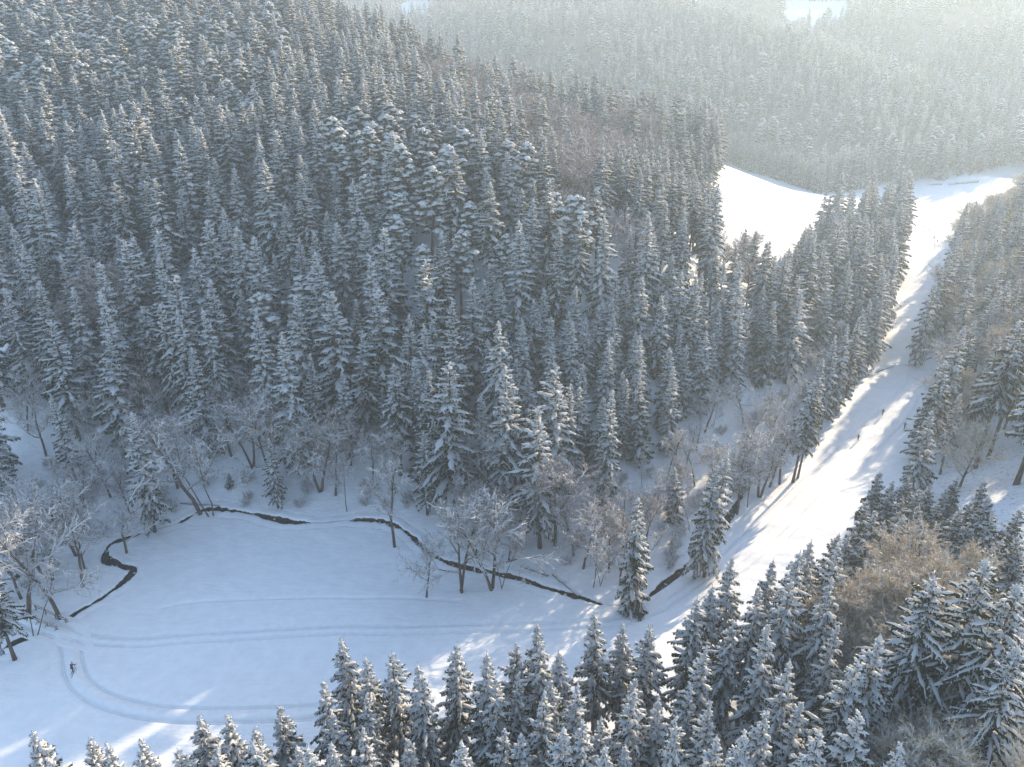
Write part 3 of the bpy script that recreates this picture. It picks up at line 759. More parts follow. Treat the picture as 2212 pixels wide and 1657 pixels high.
# trees that stand out
for k, bx, by, ty, lab in [
    ('spruce', 923, 1112, 928, 'tall spruce alone at the meadow corner, its foot hiding a bend of the stream'),
    ('spruce', 1166, 1183, 880, 'slim spruce with bare gaps in its crown, beside a reddish leafless tree above the stream'),
    ('slim', 1358, 1318, 1076, 'small blue-shaded spruce standing right on the stream bank, boughs reaching the snow'),
    ('spruce', 1500, 1249, 1000, 'left spruce of the close pair between stream bend and ski run'),
    ('spruce', 1521, 1246, 981, 'right spruce of the close pair between stream bend and ski run'),
    ('tall', 1712, 1043, 820, 'left spruce of the bare-footed pair leaning over the sunlit ski run'),
    ('tall', 1723, 1033, 812, 'right spruce of the bare-footed pair leaning over the sunlit ski run'),
    ('spruce', 1307, 1092, 840, 'broad drooping spruce at the foot of the hill above the thin alders'),
    ('spruce', 918, 1000, 770, 'dark spruce with hanging snow boughs behind the lone meadow corner spruce'),
    ('slim', 838, 965, 835, 'short spruce in the dark gap above the bowed leafless tree'),
    ('spruce', 757, 1003, 800, 'long white spruce reaching down to the leafless stream bank trees'),
    ('spruce', 1042, 1045, 850, 'spruce with umbrella-like drooping crown over the leafless tangle'),
    ('spruce', 1096, 1015, 838, 'spruce with splayed drooping top beside the umbrella-shaped spruce'),
    ('spruce', 335, 1150, 885, 'tall slender spruce leaning over the upper end of the meadow'),
    ('spruce', 165, 1040, 850, 'spruce standing alone in the shaded snow hollow above the leafless thicket'),
    ('spruce', 601, 1098, 946, 'small spruce with a trailing skirt on the stream bank above the meadow'),
    ('front', 32, 1425, 1225, 'heavy snow-laden spruce beside the footbridge at the picture edge'),
    ('young', 498, 1054, 1022, 'tiny bushy spruce on the bank between the birch stems'),
    ('spruce', 78, 862, 620, 'big dark spruce at the edge of the shaded snow hollow, picture edge'),
    ('spruce', 135, 705, 504, 'spruce whose bare trunk shows over the shaded snow hollow'),
    ('spruce', 200, 798, 549, 'spruce beside the reddish leafless tree over the snow hollow'),
    ('front', 402, 935, 657, 'very heavily snowed spruce, first of the white trio above the meadow'),
    ('front', 438, 938, 668, 'very heavily snowed spruce, second of the white trio above the meadow'),
    ('front', 495, 925, 663, 'very heavily snowed spruce, third of the white trio above the meadow'),
    ('spruce', 545, 815, 623, 'straight spruce behind the white trio above the meadow'),
    ('spruce', 650, 868, 677, 'slim white spruce over the forked leafless tree'),
    ('spruce', 620, 735, 549, 'tall pale spruce rising in the middle of the shaded hillside'),
    ('front', 1078, 985, 690, 'largest golden-lit spruce in the middle of the valley hillside'),
    ('spruce', 938, 905, 687, 'spruce with lit tip below the rusty larches'),
    ('slim', 992, 905, 742, 'shorter spruce beside the largest golden-lit spruce'),
    ('spruce', 966, 645, 504, 'wide-branched spruce standing before the pine wall'),
    ('larch', 985, 812, 645, 'rusty brown larch with snowy spruce tip before it'),
    ('larch', 1010, 806, 638, 'rusty brown larch nearer the golden-lit spruces'),
    ('larch', 890, 812, 672, 'thin faded brown larch among dark spruces'),
    ('spruce', 1976, 791, 608, 'last spruce of the row that splits the ski run, next to the stream crossing'),
    ('spruce', 1992, 758, 580, 'second spruce of the row that splits the ski run'),
    ('spruce', 2006, 732, 560, 'third spruce of the row that splits the ski run'),
    ('spruce', 2020, 705, 545, 'fourth spruce of the row that splits the ski run'),
    ('spruce', 2036, 687, 532, 'fifth and highest spruce of the row that splits the ski run'),
    ('spruce', 2050, 672, 545, 'sixth spruce of the row that splits the ski run'),
    ('tall', 1988, 1024, 782, 'lone spruce at the edge of the ski run above the young spruces'),
    ('tall', 2030, 1026, 850, 'thin spruce beside the lone spruce above the young spruces'),
    ('tall', 2106, 1012, 690, 'tall spruce with bare trunk above brown leaf litter'),
    ('tall', 2134, 991, 668, 'tallest bare-trunked spruce on the sunlit bank'),
    ('tall', 2094, 976, 728, 'bare-trunked spruce tucked behind the tall pair on the sunlit bank'),
    ('tall', 2195, 1047, 700, 'bare-trunked spruce by the picture edge above the blue snow'),
    ('tall', 2212, 1010, 720, 'bare-trunked spruce cut by the picture edge'),
    ('bare', 434, 1110, 835, 'forked pale leafless tree at the stream above the meadow, stem nearer the thicket'),
    ('thin', 456, 1113, 845, 'slanting pale leafless stem at the stream above the meadow'),
    ('bare', 590, 1050, 826, 'wide leafless tree with white branches above the small bank spruce'),
    ('bare', 273, 1194, 1057, 'small leafless tree on the snow tongue inside the stream bend'),
    ('bare', 131, 1336, 1040, 'large frosted leafless tree beside the footbridge'),
    ('bare', 60, 1325, 1085, 'frosted leafless tree behind the footbridge railing'),
    ('bare', 180, 1268, 1055, 'frosted leafless tree at the inner stream bank of the thicket'),
    ('bare', 105, 1255, 1030, 'frosted leafless tree in the middle of the thicket by the bridge'),
    ('bare', 30, 1250, 1065, 'frosted leafless tree of the bridge thicket at the picture edge'),
    ('bare', 165, 1200, 1020, 'frosted leafless tree at the top of the bridge thicket'),
    ('thin', 76, 1375, 1165, 'leaning snowy stem growing up through the footbridge side'),
    ('bare', 852, 1181, 968, 'bowed white leafless tree on the meadow side of the stream'),
    ('bare', 993, 1280, 1065, 'round-crowned leafless tree on the meadow, dark trunk foot'),
    ('bare', 1067, 1272, 1050, 'largest round-crowned leafless tree on the meadow beside the stream'),
    ('thin', 1083, 1269, 1100, 'thin leafless stem next to the largest round-crowned tree'),
    ('plum', 1199, 1178, 958, 'reddish leafless tree with dome crown above the fallen log'),
    ('thin', 1281, 1269, 1077, 'double-stemmed thin leafless tree in the sunlit patch by the stream'),
    ('thin', 1296, 1263, 1130, 'thinnest leafless stem in the sunlit patch by the stream'),
    ('bare', 921, 1290, 1170, 'small bent leafless tree with brush at its foot on the meadow'),
    ('bare', 1030, 1080, 890, 'leafless tree with lit branches under the umbrella-shaped spruce'),
    ('plum', 275, 800, 560, 'big reddish leafless tree among the hillside spruces over the snow hollow'),
    ('plum', 1190, 1000, 862, 'warm brown leafless crown behind the slim gappy spruce'),
    ('bare', 60, 930, 780, 'leafless tree with white limbs below the big dark edge spruce'),
    ('bare', 240, 930, 790, 'frosted leafless tree in the shaded hollow below the reddish tree'),
    ('plum', 20, 700, 500, 'purplish leafless tree at the picture edge of the shaded hollow'),
    ('bare', 690, 1060, 880, 'frosted leafless tree on the bank below the long white spruce'),
    ('spruce', 1772, 928, 722, 'first slim spruce along the stream edge of the ski run, beyond the bare-footed pair'),
    ('spruce', 1793, 902, 700, 'second spruce along the stream edge of the ski run'),
    ('spruce', 1816, 872, 682, 'third spruce along the stream edge of the ski run'),
    ('spruce', 1836, 842, 668, 'fourth spruce along the stream edge of the ski run'),
    ('spruce', 1853, 818, 648, 'fifth spruce along the stream edge of the ski run'),
    ('spruce', 1872, 802, 640, 'last spruce at the stream crossing of the ski run'),
    ('slim', 1748, 955, 770, 'slim spruce just behind the bare-footed pair'),
    ('bare', 1640, 1072, 915, 'tall frosted leafless tree at the ski run edge below the bare-footed pair'),
    ('thin', 1614, 1098, 940, 'thin leafless tree leaning toward the ski run'),
    ('bare', 1662, 1052, 892, 'tall frosted leafless tree against the bare-footed pair'),
    ('plum', 1684, 1046, 905, 'brownish leafless tree at the foot of the bare-footed pair'),
    ('bare', 1592, 1112, 950, 'frosted leafless tree at the last open bend of the stream'),
    ('thin', 1738, 988, 842, 'thin leafless tree between bare-footed pair and edge spruces'),
    ('bare', 1560, 1090, 930, 'frosted leafless tree behind the stream, right of the close spruce pair'),
    ('slim', 1452, 1130, 1010, 'small dark spruce left of the close spruce pair'),
    ('slim', 1600, 1060, 925, 'small spruce half hidden among leafless trees by the run'),
    ('spruce', 15, 1085, 915, 'half-hidden spruce at the picture edge behind the bridge thicket'),
    ('bare', 100, 985, 842, 'leafless tree with white limbs beside the lone hollow spruce'),
    ('bare', 205, 1000, 835, 'wide frosted leafless tree between hollow spruce and leaning spruce'),
    ('bare', 240, 1075, 905, 'frosted leafless tree just above the leaning spruce foot'),
    ('plum', 330, 965, 800, 'reddish leafless tree behind the tall leaning spruce'),
    ('bare', 385, 1055, 880, 'frosted leafless tree beside the forked pale tree'),
    ('bare', 500, 985, 820, 'leafless tree with white upper limbs under the white trio'),
    ('bare', 550, 1010, 850, 'frosted leafless tree next to the wide white-branched tree'),
    ('plum', 725, 1070, 890, 'brownish leafless tree right of the small bank spruce'),
    ('bare', 805, 1050, 900, 'frosted leafless tree under the dark gap by the short spruce'),
    ('spruce', 690, 985, 760, 'narrow spruce left of the long white spruce'),
    ('spruce', 985, 1015, 800, 'dark spruce above the round-crowned leafless trees'),
    ('spruce', 1140, 1060, 880, 'dark spruce above the fallen log, behind the reddish dome tree'),
    ('spruce', 1230, 1050, 830, 'drooping spruce between reddish dome tree and broad hill foot spruce'),
    ('spruce', 1380, 1010, 800, 'straight spruce at the hill foot above the alder bank'),
    ('spruce', 1440, 985, 790, 'last straight spruce at the hill foot toward the ski run'),
]:
    if k in ('bare', 'plum', 'thin', 'larch'): by_base(k, bx, by, ty, 'one', lab, 3, 24)
    else: by_base(k, bx, by, ty, 'one', lab, 2.5, 33)

# the near wood along the lower edge, placed by its treetops
FRONT = [R2(*p) for p in [(180, 1100), (282, 1140), (378, 1172), (515, 1215), (625, 1140), (765, 1152), (912, 1140), (992, 1048), (1040, 1125), (1118, 1122), (1268, 992), (1375, 1038), (1475, 1055), (95, 1285), (910, 1240), (820, 1290),
          (530, 1330), (270, 1360), (1085, 1270), (1160, 1310), (1225, 1335), (1420, 1285), (1465, 1245), (122, 1435), (255, 1460), (40, 1430), (450, 1510), (690, 1565), (835, 1505), (960, 1515), (1085, 1455), (1210, 1475), (1310, 1425),
          (1020, 1340), (1165, 1540), (1280, 1560), (1370, 1550), (20, 1540), (120, 1520)]]
FRONT += [R1(*p) for p in [(125, 1500), (205, 1590), (370, 1535), (500, 1550), (630, 1545), (765, 1560), (860, 1440), (970, 1445), (1085, 1480), (1175, 1380), (1140, 1545), (1270, 1560), (910, 1600)]]
FRONT += [R3(*p) for p in [(65, 1060), (130, 1070), (325, 870), (285, 930), (450, 780), (570, 765), (690, 750), (785, 700), (905, 700), (860, 840), (510, 840), (700, 850), (785, 870), (545, 890), (620, 950), (470, 950), (425, 1015), (590, 1060),
          (850, 930), (310, 1180), (905, 1170), (1050, 1090), (225, 1310), (130, 1370), (380, 1390), (580, 1415), (720, 1400), (820, 1480), (985, 1440), (200, 1470), (280, 1440), (460, 1520), (900, 1480), (1080, 1540), (350, 1500), (30, 1330), (1180, 1560), (680, 1180)]]
for (tx, ty) in FRONT:
    by_top('front', tx, ty, RND.uniform(17.5, 21.5) if tx < 1500 else RND.uniform(18.5, 22), 'front', None, 2.2)
for (p, H, lab) in [((1550, 785), 25, 'wide open-branched spruce with long bare trunk in the lower corner wood'), ((1250, 868), 23, 'dense dark spruce beside the tan leafless crowns'),
                    ((1312, 822), 24, 'narrow spruce tip rising against the tan leafless crowns'), ((1672, 1160), 20, 'blue-shaded spruce cut by the picture edge low in the corner wood'),
                    ((1640, 860), 23, 'open spruce at the picture edge above the corner wood trunks')]:
    by_top('broad', *R3(*p), H, 'one', lab)
for p in [(1060, 395), (1115, 430), (1180, 420), (1270, 450), (1385, 410), (1500, 430), (1640, 540), (1010, 510), (1090, 480), (1160, 500), (1240, 530), (1095, 600), (1450, 520), (1600, 600), (1400, 560), (1540, 500), (1300, 520),
          (870, 650), (960, 590), (1050, 560), (1340, 470), (1220, 470), (1560, 560), (1000, 640), (940, 660), (1180, 590), (1500, 600), (1650, 650), (1350, 610), (1570, 680), (1660, 740), (1610, 640), (1440, 600), (1130, 560)]:
    by_top('young', *R3(*p), RND.uniform(8.5, 12), 'young', None, 1.6)
for p in [(1840, 1262), (1880, 1228), (1925, 1204), (1965, 1185), (2005, 1160), (2050, 1170), (2090, 1195), (1960, 1232), (1890, 1285), (2030, 1215), (1930, 1262), (1990, 1272), (2075, 1240), (1850, 1320), (1910, 1335), (1800, 1330), (1820, 1290), (1870, 1260), (2020, 1185), (1985, 1210), (2060, 1225), (1945, 1220), (1905, 1250), (2000, 1245), (1955, 1290), (2045, 1270), (1880, 1330)]:
    by_top('tan', p[0], p[1], RND.uniform(13, 16), 'tan', None, 1.8)
for p in [(2100, 800), (2160, 760), (2080, 850), (2205, 800), (2065, 720), (2130, 870), (2190, 700), (2100, 690), (2150, 640), (2060, 900), (2110, 920), (2180, 880)]:
    by_top('tan', p[0], p[1], RND.uniform(10, 14), 'bank', None, 2.5)
for p in [(2080, 1400), (2150, 1380), (2200, 1440), (2050, 1500), (2120, 1480), (2180, 1540), (2090, 1580), (2010, 1590), (2160, 1620), (2210, 1600), (2040, 1640), (1990, 1660), (2200, 1330), (2120, 1660)]:
    by_top('plum' if RND.random() < 0.4 else 'tan', p[0], p[1], RND.uniform(9, 14), 'corner', None, 2.5)

# the dark row along the upper edge of the sloping field
for i in range(34):
    f = i / 33
    p = hit(1552 + 226 * f, 351 + 69 * f)
    for rank in range(3):
        xx, yy = p[0] + 2.0 * rank + RND.uniform(-0.8, 0.8), p[1] + 3.0 + 5.0 * rank + RND.uniform(-1, 1)
        if near_tree(xx, yy, 2.6): continue
        add_tree('slim' if RND.random() < 0.5 else 'spruce', xx, yy, RND.uniform(15, 19), 'row')

# open snow that stays in view
CLEAR = [
    [(0, 1440), (80, 1400), (150, 1345), (215, 1290), (290, 1225), (330, 1175), (430, 1118), (560, 1122), (700, 1135), (840, 1140), (880, 1190), (930, 1262), (1000, 1285), (1100, 1275), (1200, 1290), (1330, 1332), (1420, 1312),
     (1500, 1260), (1590, 1200), (1640, 1190), (1600, 1240), (1500, 1290), (1300, 1330), (1000, 1430), (750, 1400), (700, 1480), (430, 1560), (0, 1640)],
    [(1500, 1258), (1545, 1165), (1600, 1110), (1690, 1055), (1790, 930), (1825, 850), (1870, 815), (1890, 770), (1922, 650), (1962, 560), (1970, 462), (2062, 462), (2066, 530), (2015, 620), (1978, 740), (1975, 795), (2010, 800),
     (1985, 950), (1880, 1080), (1750, 1195), (1620, 1240)],
    [(1545, 352), (1640, 375), (1785, 422), (1765, 460), (1715, 518), (1690, 530), (1640, 505), (1610, 470), (1548, 478)],
    [(1955, 402), (2100, 388), (2212, 368), (2212, 395), (2130, 425), (2060, 445), (1990, 455), (1960, 430)],
    [(1275, 575), (1340, 590), (1330, 612), (1280, 605)],
    [(2000, 1015), (2085, 1020), (2212, 1055), (2212, 1085), (2050, 1045)],
    [(1560, 880), (1600, 870), (1610, 905), (1565, 925)],
    [(1690, 10), (1725, 4), (1830, 6), (1838, 26), (1790, 30), (1768, 42), (1735, 28), (1700, 32)], [(860, 8), (930, 0), (932, 16), (868, 24)],
]
FOOT_ONLY = [[(112, 720), (165, 770), (205, 850), (150, 880), (120, 800)], [(1545, 347), (1640, 372), (1785, 420), (1960, 398), (2230, 360), (2230, 410), (2060, 450), (1990, 470), (1780, 520), (1700, 540), (1600, 520), (1540, 500)]]
def is_clear(x, y, z, H):
    """true when a tree here would stand in or in front of the open snow"""
    for k in (0.0, 0.3, 0.6, 0.85, 1.0):
        px, py, _ = proj(x, y, z + H * k)
        for poly in CLEAR:
            if inside(px, py, poly): return True
    bx, by, _ = proj(x, y, z)
    return any(inside(bx, by, p) for p in FOOT_ONLY)
def hidden(x, y, z):
    """behind a ridge of the terrain as the camera sees it"""
    t = np.linspace(0.3, 0.97, 40)
    return bool(np.any(base_height(x * t, y * t) + 9.0 > CAM_H + (z - CAM_H) * t))
PINES = [[(690, 250), (900, 220), (1090, 300), (1240, 370), (1270, 470), (1240, 560), (1050, 560), (840, 500), (760, 420), (680, 330)], [(-50, -60), (640, -60), (620, 120), (560, 240), (300, 170), (-50, 190)],
         [(430, 640), (640, 520), (660, 640), (520, 700)]]
RIDGE = [[(860, 40), (1000, 60), (1120, 170), (1300, 230), (1420, 190), (1430, 260), (1330, 300), (1240, 330), (1060, 240), (930, 140)]]
SLIM = [[(1000, 545), (1270, 560), (1560, 545), (1560, 760), (1500, 880), (1330, 840), (1130, 790), (1040, 690)]]
BANK = [[(1190, 1200), (1300, 1060), (1480, 950), (1600, 890), (1700, 860), (1800, 790), (1860, 800), (1790, 890), (1700, 1000), (1610, 1060), (1540, 1140), (1470, 1215), (1330, 1295)],
        [(0, 975), (200, 1000), (430, 1020), (560, 1035), (830, 1050), (1000, 1110), (1180, 1180), (1190, 1230), (1000, 1190), (880, 1110), (640, 1105), (430, 1085), (260, 1150), (170, 1260), (0, 1330)]]
def within(px, py, polys): return any(inside(px, py, p) for p in polys)

# shrubs and leafless trees on the stream banks
for gi in range(9000):
    x, y = RND.uniform(-90, 120), RND.uniform(88, 190)
    px, py, _ = proj(x, y, bh(x, y))
    if not within(px, py, BANK): continue
    if np.min((STREAM[:, 0] - x) ** 2 + (STREAM[:, 1] - y) ** 2) < 2.5: continue
    k = RND.random(); left = px < 1190
    kind, H, dm = ('shrub', RND.uniform(1.8, 3.6), 2.2) if k < 0.3 else (('thin', RND.uniform(8, 13), 2.8) if k < 0.5 else (('bare', RND.uniform(8, 14), 3.2) if k < 0.84 else ('plum', RND.uniform(7, 12), 3.2)))
    if left and kind == 'shrub' and RND.random() < 0.5: continue
    if left and kind == 'bare' and RND.random() < 0.4: kind = 'plum'
    if left and kind != 'shrub': dm += 1.4; H *= 1.15
    if near_tree(x, y, dm): continue
    if is_clear(x, y, bh(x, y), H): continue
    add_tree(kind, x, y, H, 'bank_l' if left else 'bank_r')

# the wooded hillsides
def zone(x, y, z):
    bx, by, d = proj(x, y, z)
    q = RND.random()
    tx, ty, _ = proj(x, y, z + 20)
    if within(tx, ty, SLIM): return 'slim', RND.uniform(15, 20), 3.6
    if within(tx, ty, PINES) and q < 0.62: return 'pine', RND.uniform(17, 24), 5.0
    if within(tx, ty, RIDGE) and q < 0.72: return 'plum', RND.uniform(16, 21), 5.0
    if q < 0.07: return 'plum', RND.uniform(11, 15), 4.5
    if q < 0.10: return 'bare', RND.uniform(10, 14), 4.5
    if 1180 < bx < 1560 and 400 < by < 620: return 'tall', RND.uniform(17.5, 21), 4.6
    if x > 90 and bx > 2030:
        if q < 0.35: return 'tan', RND.uniform(9, 14), 4.0
        return 'spruce', RND.uniform(15, 22), 5.2
    return ('tall' if q > 0.88 else 'spruce'), RND.choice((RND.uniform(15, 21), RND.uniform(20, 26), RND.uniform(23, 29))), 4.5
cands = []
gxs = np.arange(-285, 330, 3.3)
for x0 in gxs:
    for y0 in np.arange(84, 480, 3.1):
        cands.append((x0 + RND.uniform(-1.5, 1.5), y0 + RND.uniform(-1.5, 1.5)))
RND.shuffle(cands)
cz = base_height(np.array([c[0] for c in cands]), np.array([c[1] for c in cands]))
STUFF = []
trail_all = np.vstack(list(TRAILS.values()))
for (x, y), z in zip(cands, cz):
    z = float(z)
    bx, by, d = proj(x, y, z); tx, ty, td = proj(x, y, z + 22)
    if td < 10 or tx < -70 or ty > 1150 and bx < 1700: continue
    if bx < 1980 and by > 1100: continue                       # valley floor and the near wood are placed by hand
    if bx >= 1980 and by > 960 and bx < 2300: continue
    off = tx > 2290 or by > 1720
    if off and (x > 0.66 * y + 75 or y > 330): continue
    if ty < -120: continue
    if within(bx, by, BANK) and RND.random() < (0.2 if bx < 1190 else 0.85): continue
    kind, H, dm = zone(x, y, z)
    if near_tree(x, y, dm): continue
    if np.min((STREAM[:, 0] - x) ** 2 + (STREAM[:, 1] - y) ** 2) < 9: continue
    if np.min((trail_all[:, 0] - x) ** 2 + (trail_all[:, 1] - y) ** 2) < 30: continue
    if is_clear(x, y, z, H): continue
    if not off and hidden(x, y, z + H): continue
    if bx < 1380 and by > 740 and kind in ('spruce', 'tall'): H = RND.uniform(23, 30)
    t = add_tree(kind, x, y, H, 'hill')
    t['off'] = off
# wood behind the camera side edges of the near wood (fills between the treetops)
EDGE = [(0, 1600), (430, 1585), (690, 1500), (740, 1430), (1000, 1450), (1290, 1390), (1400, 1420), (1500, 1330), (1600, 1290), (1700, 1260), (1800, 1260), (1850, 1350), (2212, 1420)]
for gi in range(1600):
    x, y = RND.uniform(-40, 90), RND.uniform(30, 75)
    z = bh(x, y); H = RND.uniform(16, 20)
    tx, ty, td = proj(x, y, z + H)
    lim = np.interp(tx, [e[0] for e in EDGE], [e[1] for e in EDGE])
    if ty < lim or ty > 1760 or tx < 0 or tx > 2330 or near_tree(x, y, 5.2): continue
    if tx > 1960 and RND.random() < 0.8: continue
    t = add_tree('front', x, y, H, 'front'); t['off'] = ty > 1700
print('trees', len(TREES), {k: sum(t['kind'] == k for t in TREES) for k in KIND})

# ------------------------------------------------------------------ real trees for what shows largest, one mass for the rest
CAT = {'spruce': 'spruce', 'tall': 'spruce', 'front': 'spruce', 'broad': 'spruce', 'slim': 'spruce', 'young': 'young spruce', 'pine': 'pine', 'bare': 'bare tree', 'tan': 'bare tree', 'plum': 'bare tree', 'thin': 'bare tree', 'larch': 'larch', 'shrub': 'shrub'}
NAME = {'spruce': 'spruce_tree', 'young spruce': 'young_spruce', 'pine': 'pine_tree', 'bare tree': 'leafless_tree', 'larch': 'larch_tree', 'shrub': 'leafless_shrub'}
LIMIT = {'spruce': 298, 'pine': 270, 'bare tree': 280, 'young spruce': 60, 'larch': 9, 'shrub': 140}
cnt = {}
THINGS = []
for t in sorted(TREES, key=lambda t: (t['label'] is None, -t['size'])):
    c = CAT[t['kind']]
    if t.get('off') or t['ty'] > 1655 or t['tx'] < -25 or t['tx'] > 2235 or cnt.get(c, 0) >= LIMIT[c]:
        STUFF.append(t); continue
    cnt[c] = cnt.get(c, 0) + 1
    THINGS.append(t)
ORD = ['first', 'second', 'third', 'fourth', 'fifth', 'sixth', 'seventh', 'eighth', 'ninth', 'tenth', 'eleventh', 'twelfth', 'thirteenth', 'fourteenth', 'fifteenth', 'sixteenth', 'seventeenth', 'eighteenth', 'nineteenth']
TENS = ['twenty', 'thirty', 'forty', 'fifty', 'sixty', 'seventy', 'eighty', 'ninety']
TENTH = ['twentieth', 'thirtieth', 'fortieth', 'fiftieth', 'sixtieth', 'seventieth', 'eightieth', 'ninetieth']
def ordinal(n):
    if n <= 19: return ORD[n - 1]
    if n >= 100: return 'hundred-and-' + ordinal(n - 99)
    t_, o_ = n // 10, n % 10
    return TENTH[t_ - 2] if o_ == 0 else TENS[t_ - 2] + '-' + ORD[o_ - 1]
PLACE = {'row': 'in the dark row above the sloping field', 'front': 'in the near wood', 'young': 'in the young plantation beside the ski run', 'tan': 'of the tan crowns beside the near wood', 'bank': 'on the sunlit bank across the ski run',
         'corner': 'among the trunks of the lower corner wood', 'bank_l': 'on the shaded stream bank', 'bank_r': 'between stream and hill by the ski run'}
def place_of(t):
    x, y = t['tx'], t['ty']
    if t['stand'] == 'bank_l': return 'on the stream bank ' + ('by the bridge thicket' if t['bx'] < 300 else ('above the meadow dome' if t['bx'] < 640 else ('below the long white spruce' if t['bx'] < 880 else 'behind round-crowned trees')))
    if t['stand'] == 'bank_r': return 'on the stream bank ' + ('by the sunlit patch' if t['bx'] < 1400 else ('behind the close spruce pair' if t['bx'] < 1600 else 'beside the ski run'))
    if t['stand'] in PLACE: return PLACE[t['stand']]
    if t['kind'] == 'slim': return ('upper' if y < 660 else 'lower') + ' golden stand ' + ('below the pines' if x < 1290 else 'under tall trunks')
    if x > 2020: return ('far' if y < 560 else 'near') + ' wood across the ski run'
    if x > 1540: return ('field side wood by the ski run' if y < 560 else 'stream side wood by the ski run')
    col = 'over the snow hollow' if x < 330 else ('over the white trio' if x < 620 else ('by the long white spruce' if x < 880 else ('around the larches' if x < 1180 else 'by the tall bare trunks')))
    row = 'hilltop' if y < 150 else ('upper hillside' if y < 330 else ('middle hillside' if y < 520 else ('lower hillside' if y < 700 else 'hill foot')))
    return row + ' ' + col
LOOK = {'spruce': 'snow-laden spruce', 'tall': 'bare-footed spruce', 'front': 'thickly snowed spruce', 'broad': 'open spruce', 'slim': 'slim snowy spruce', 'young': 'young snowy spruce', 'pine': 'snow-capped pine',
        'bare': 'frosted leafless tree', 'tan': 'tan leafless tree', 'plum': 'reddish leafless tree', 'thin': 'thin-stemmed tree', 'larch': 'brown larch', 'shrub': 'low frosted shrub'}
buckets = {}
for t in THINGS:
    if t['label'] is None: buckets.setdefault((place_of(t), LOOK[t['kind']]), []).append(t)
for (pl, lk), ts in buckets.items():
    ts.sort(key=lambda t: t['tx'])
    for i, t in enumerate(ts):
        where = pl if pl.split()[0] in ('in', 'of', 'on', 'among', 'between') else ('in the ' + pl if not pl.startswith('h') or pl.startswith('hill') else 'on the ' + pl)
        where = where.replace('in the upper', 'on the upper').replace('in the middle', 'on the middle').replace('in the lower', 'on the lower').replace('in the hilltop', 'on the hilltop').replace('in the hill foot', 'at the hill foot')
        t['label'] = (f'{lk} {where}, {ordinal(i + 1)} from the left' if len(ts) > 1 else f'only {lk} {where}')
GROUP = {'spruce': 'snow-laden spruces of the valley', 'young spruce': 'young spruces', 'pine': 'snow-capped pines on the hill', 'bare tree': 'leafless trees of the valley', 'larch': 'brown larches', 'shrub': 'shrubs on the stream banks'}
FIRST = {}
vr = random.Random(3)
for t in THINGS:
    k = t['kind']; c = CAT[k]
    v = vr.randrange(len(KIND[k])) if t['var'] is None else t['var']
    ms = KIND[k][v]
    e = empty(NAME[c], (t['x'], t['y'], t['z'] - 0.05), vr.uniform(0, 6.283), 1.0)
    s = t['H'] / KIND_H[k]; w = s ** 0.8 * vr.uniform(0.88, 1.14) * (1.36 if t['stand'] == 'hill' and k != 'slim' else (1.15 if k == 'slim' else 1.0))
    e.scale = (w, w, s)
    if k in ('thin', 'bare', 'shrub', 'plum'): e.rotation_euler[0], e.rotation_euler[1] = vr.uniform(-0.09, 0.09), vr.uniform(-0.09, 0.09)
    else: e.rotation_euler[0], e.rotation_euler[1] = vr.gauss(0, 0.022), vr.gauss(0, 0.022)
    tag(e, t['label'], c, GROUP[c])
    o1 = link('trunk', ms[0], e); o2 = link('crown', ms[1], e); o3 = link('snow', ms[2], o2)
    o3['kind'] = 'stuff'
    FIRST.setdefault((k, v), (o1, o2, o3))

# needles and twigs fallen under the trees
lit = np.zeros(nv, np.float32)
LITTER.data.foreach_set('value', np.where((GX.ravel() > 62) & (GX.ravel() < 130) & (GY.ravel() > 60) & (GY.ravel() < 160) & (gz > 4), 0.8, 0.15 * (gz > 3)).astype(np.float32))

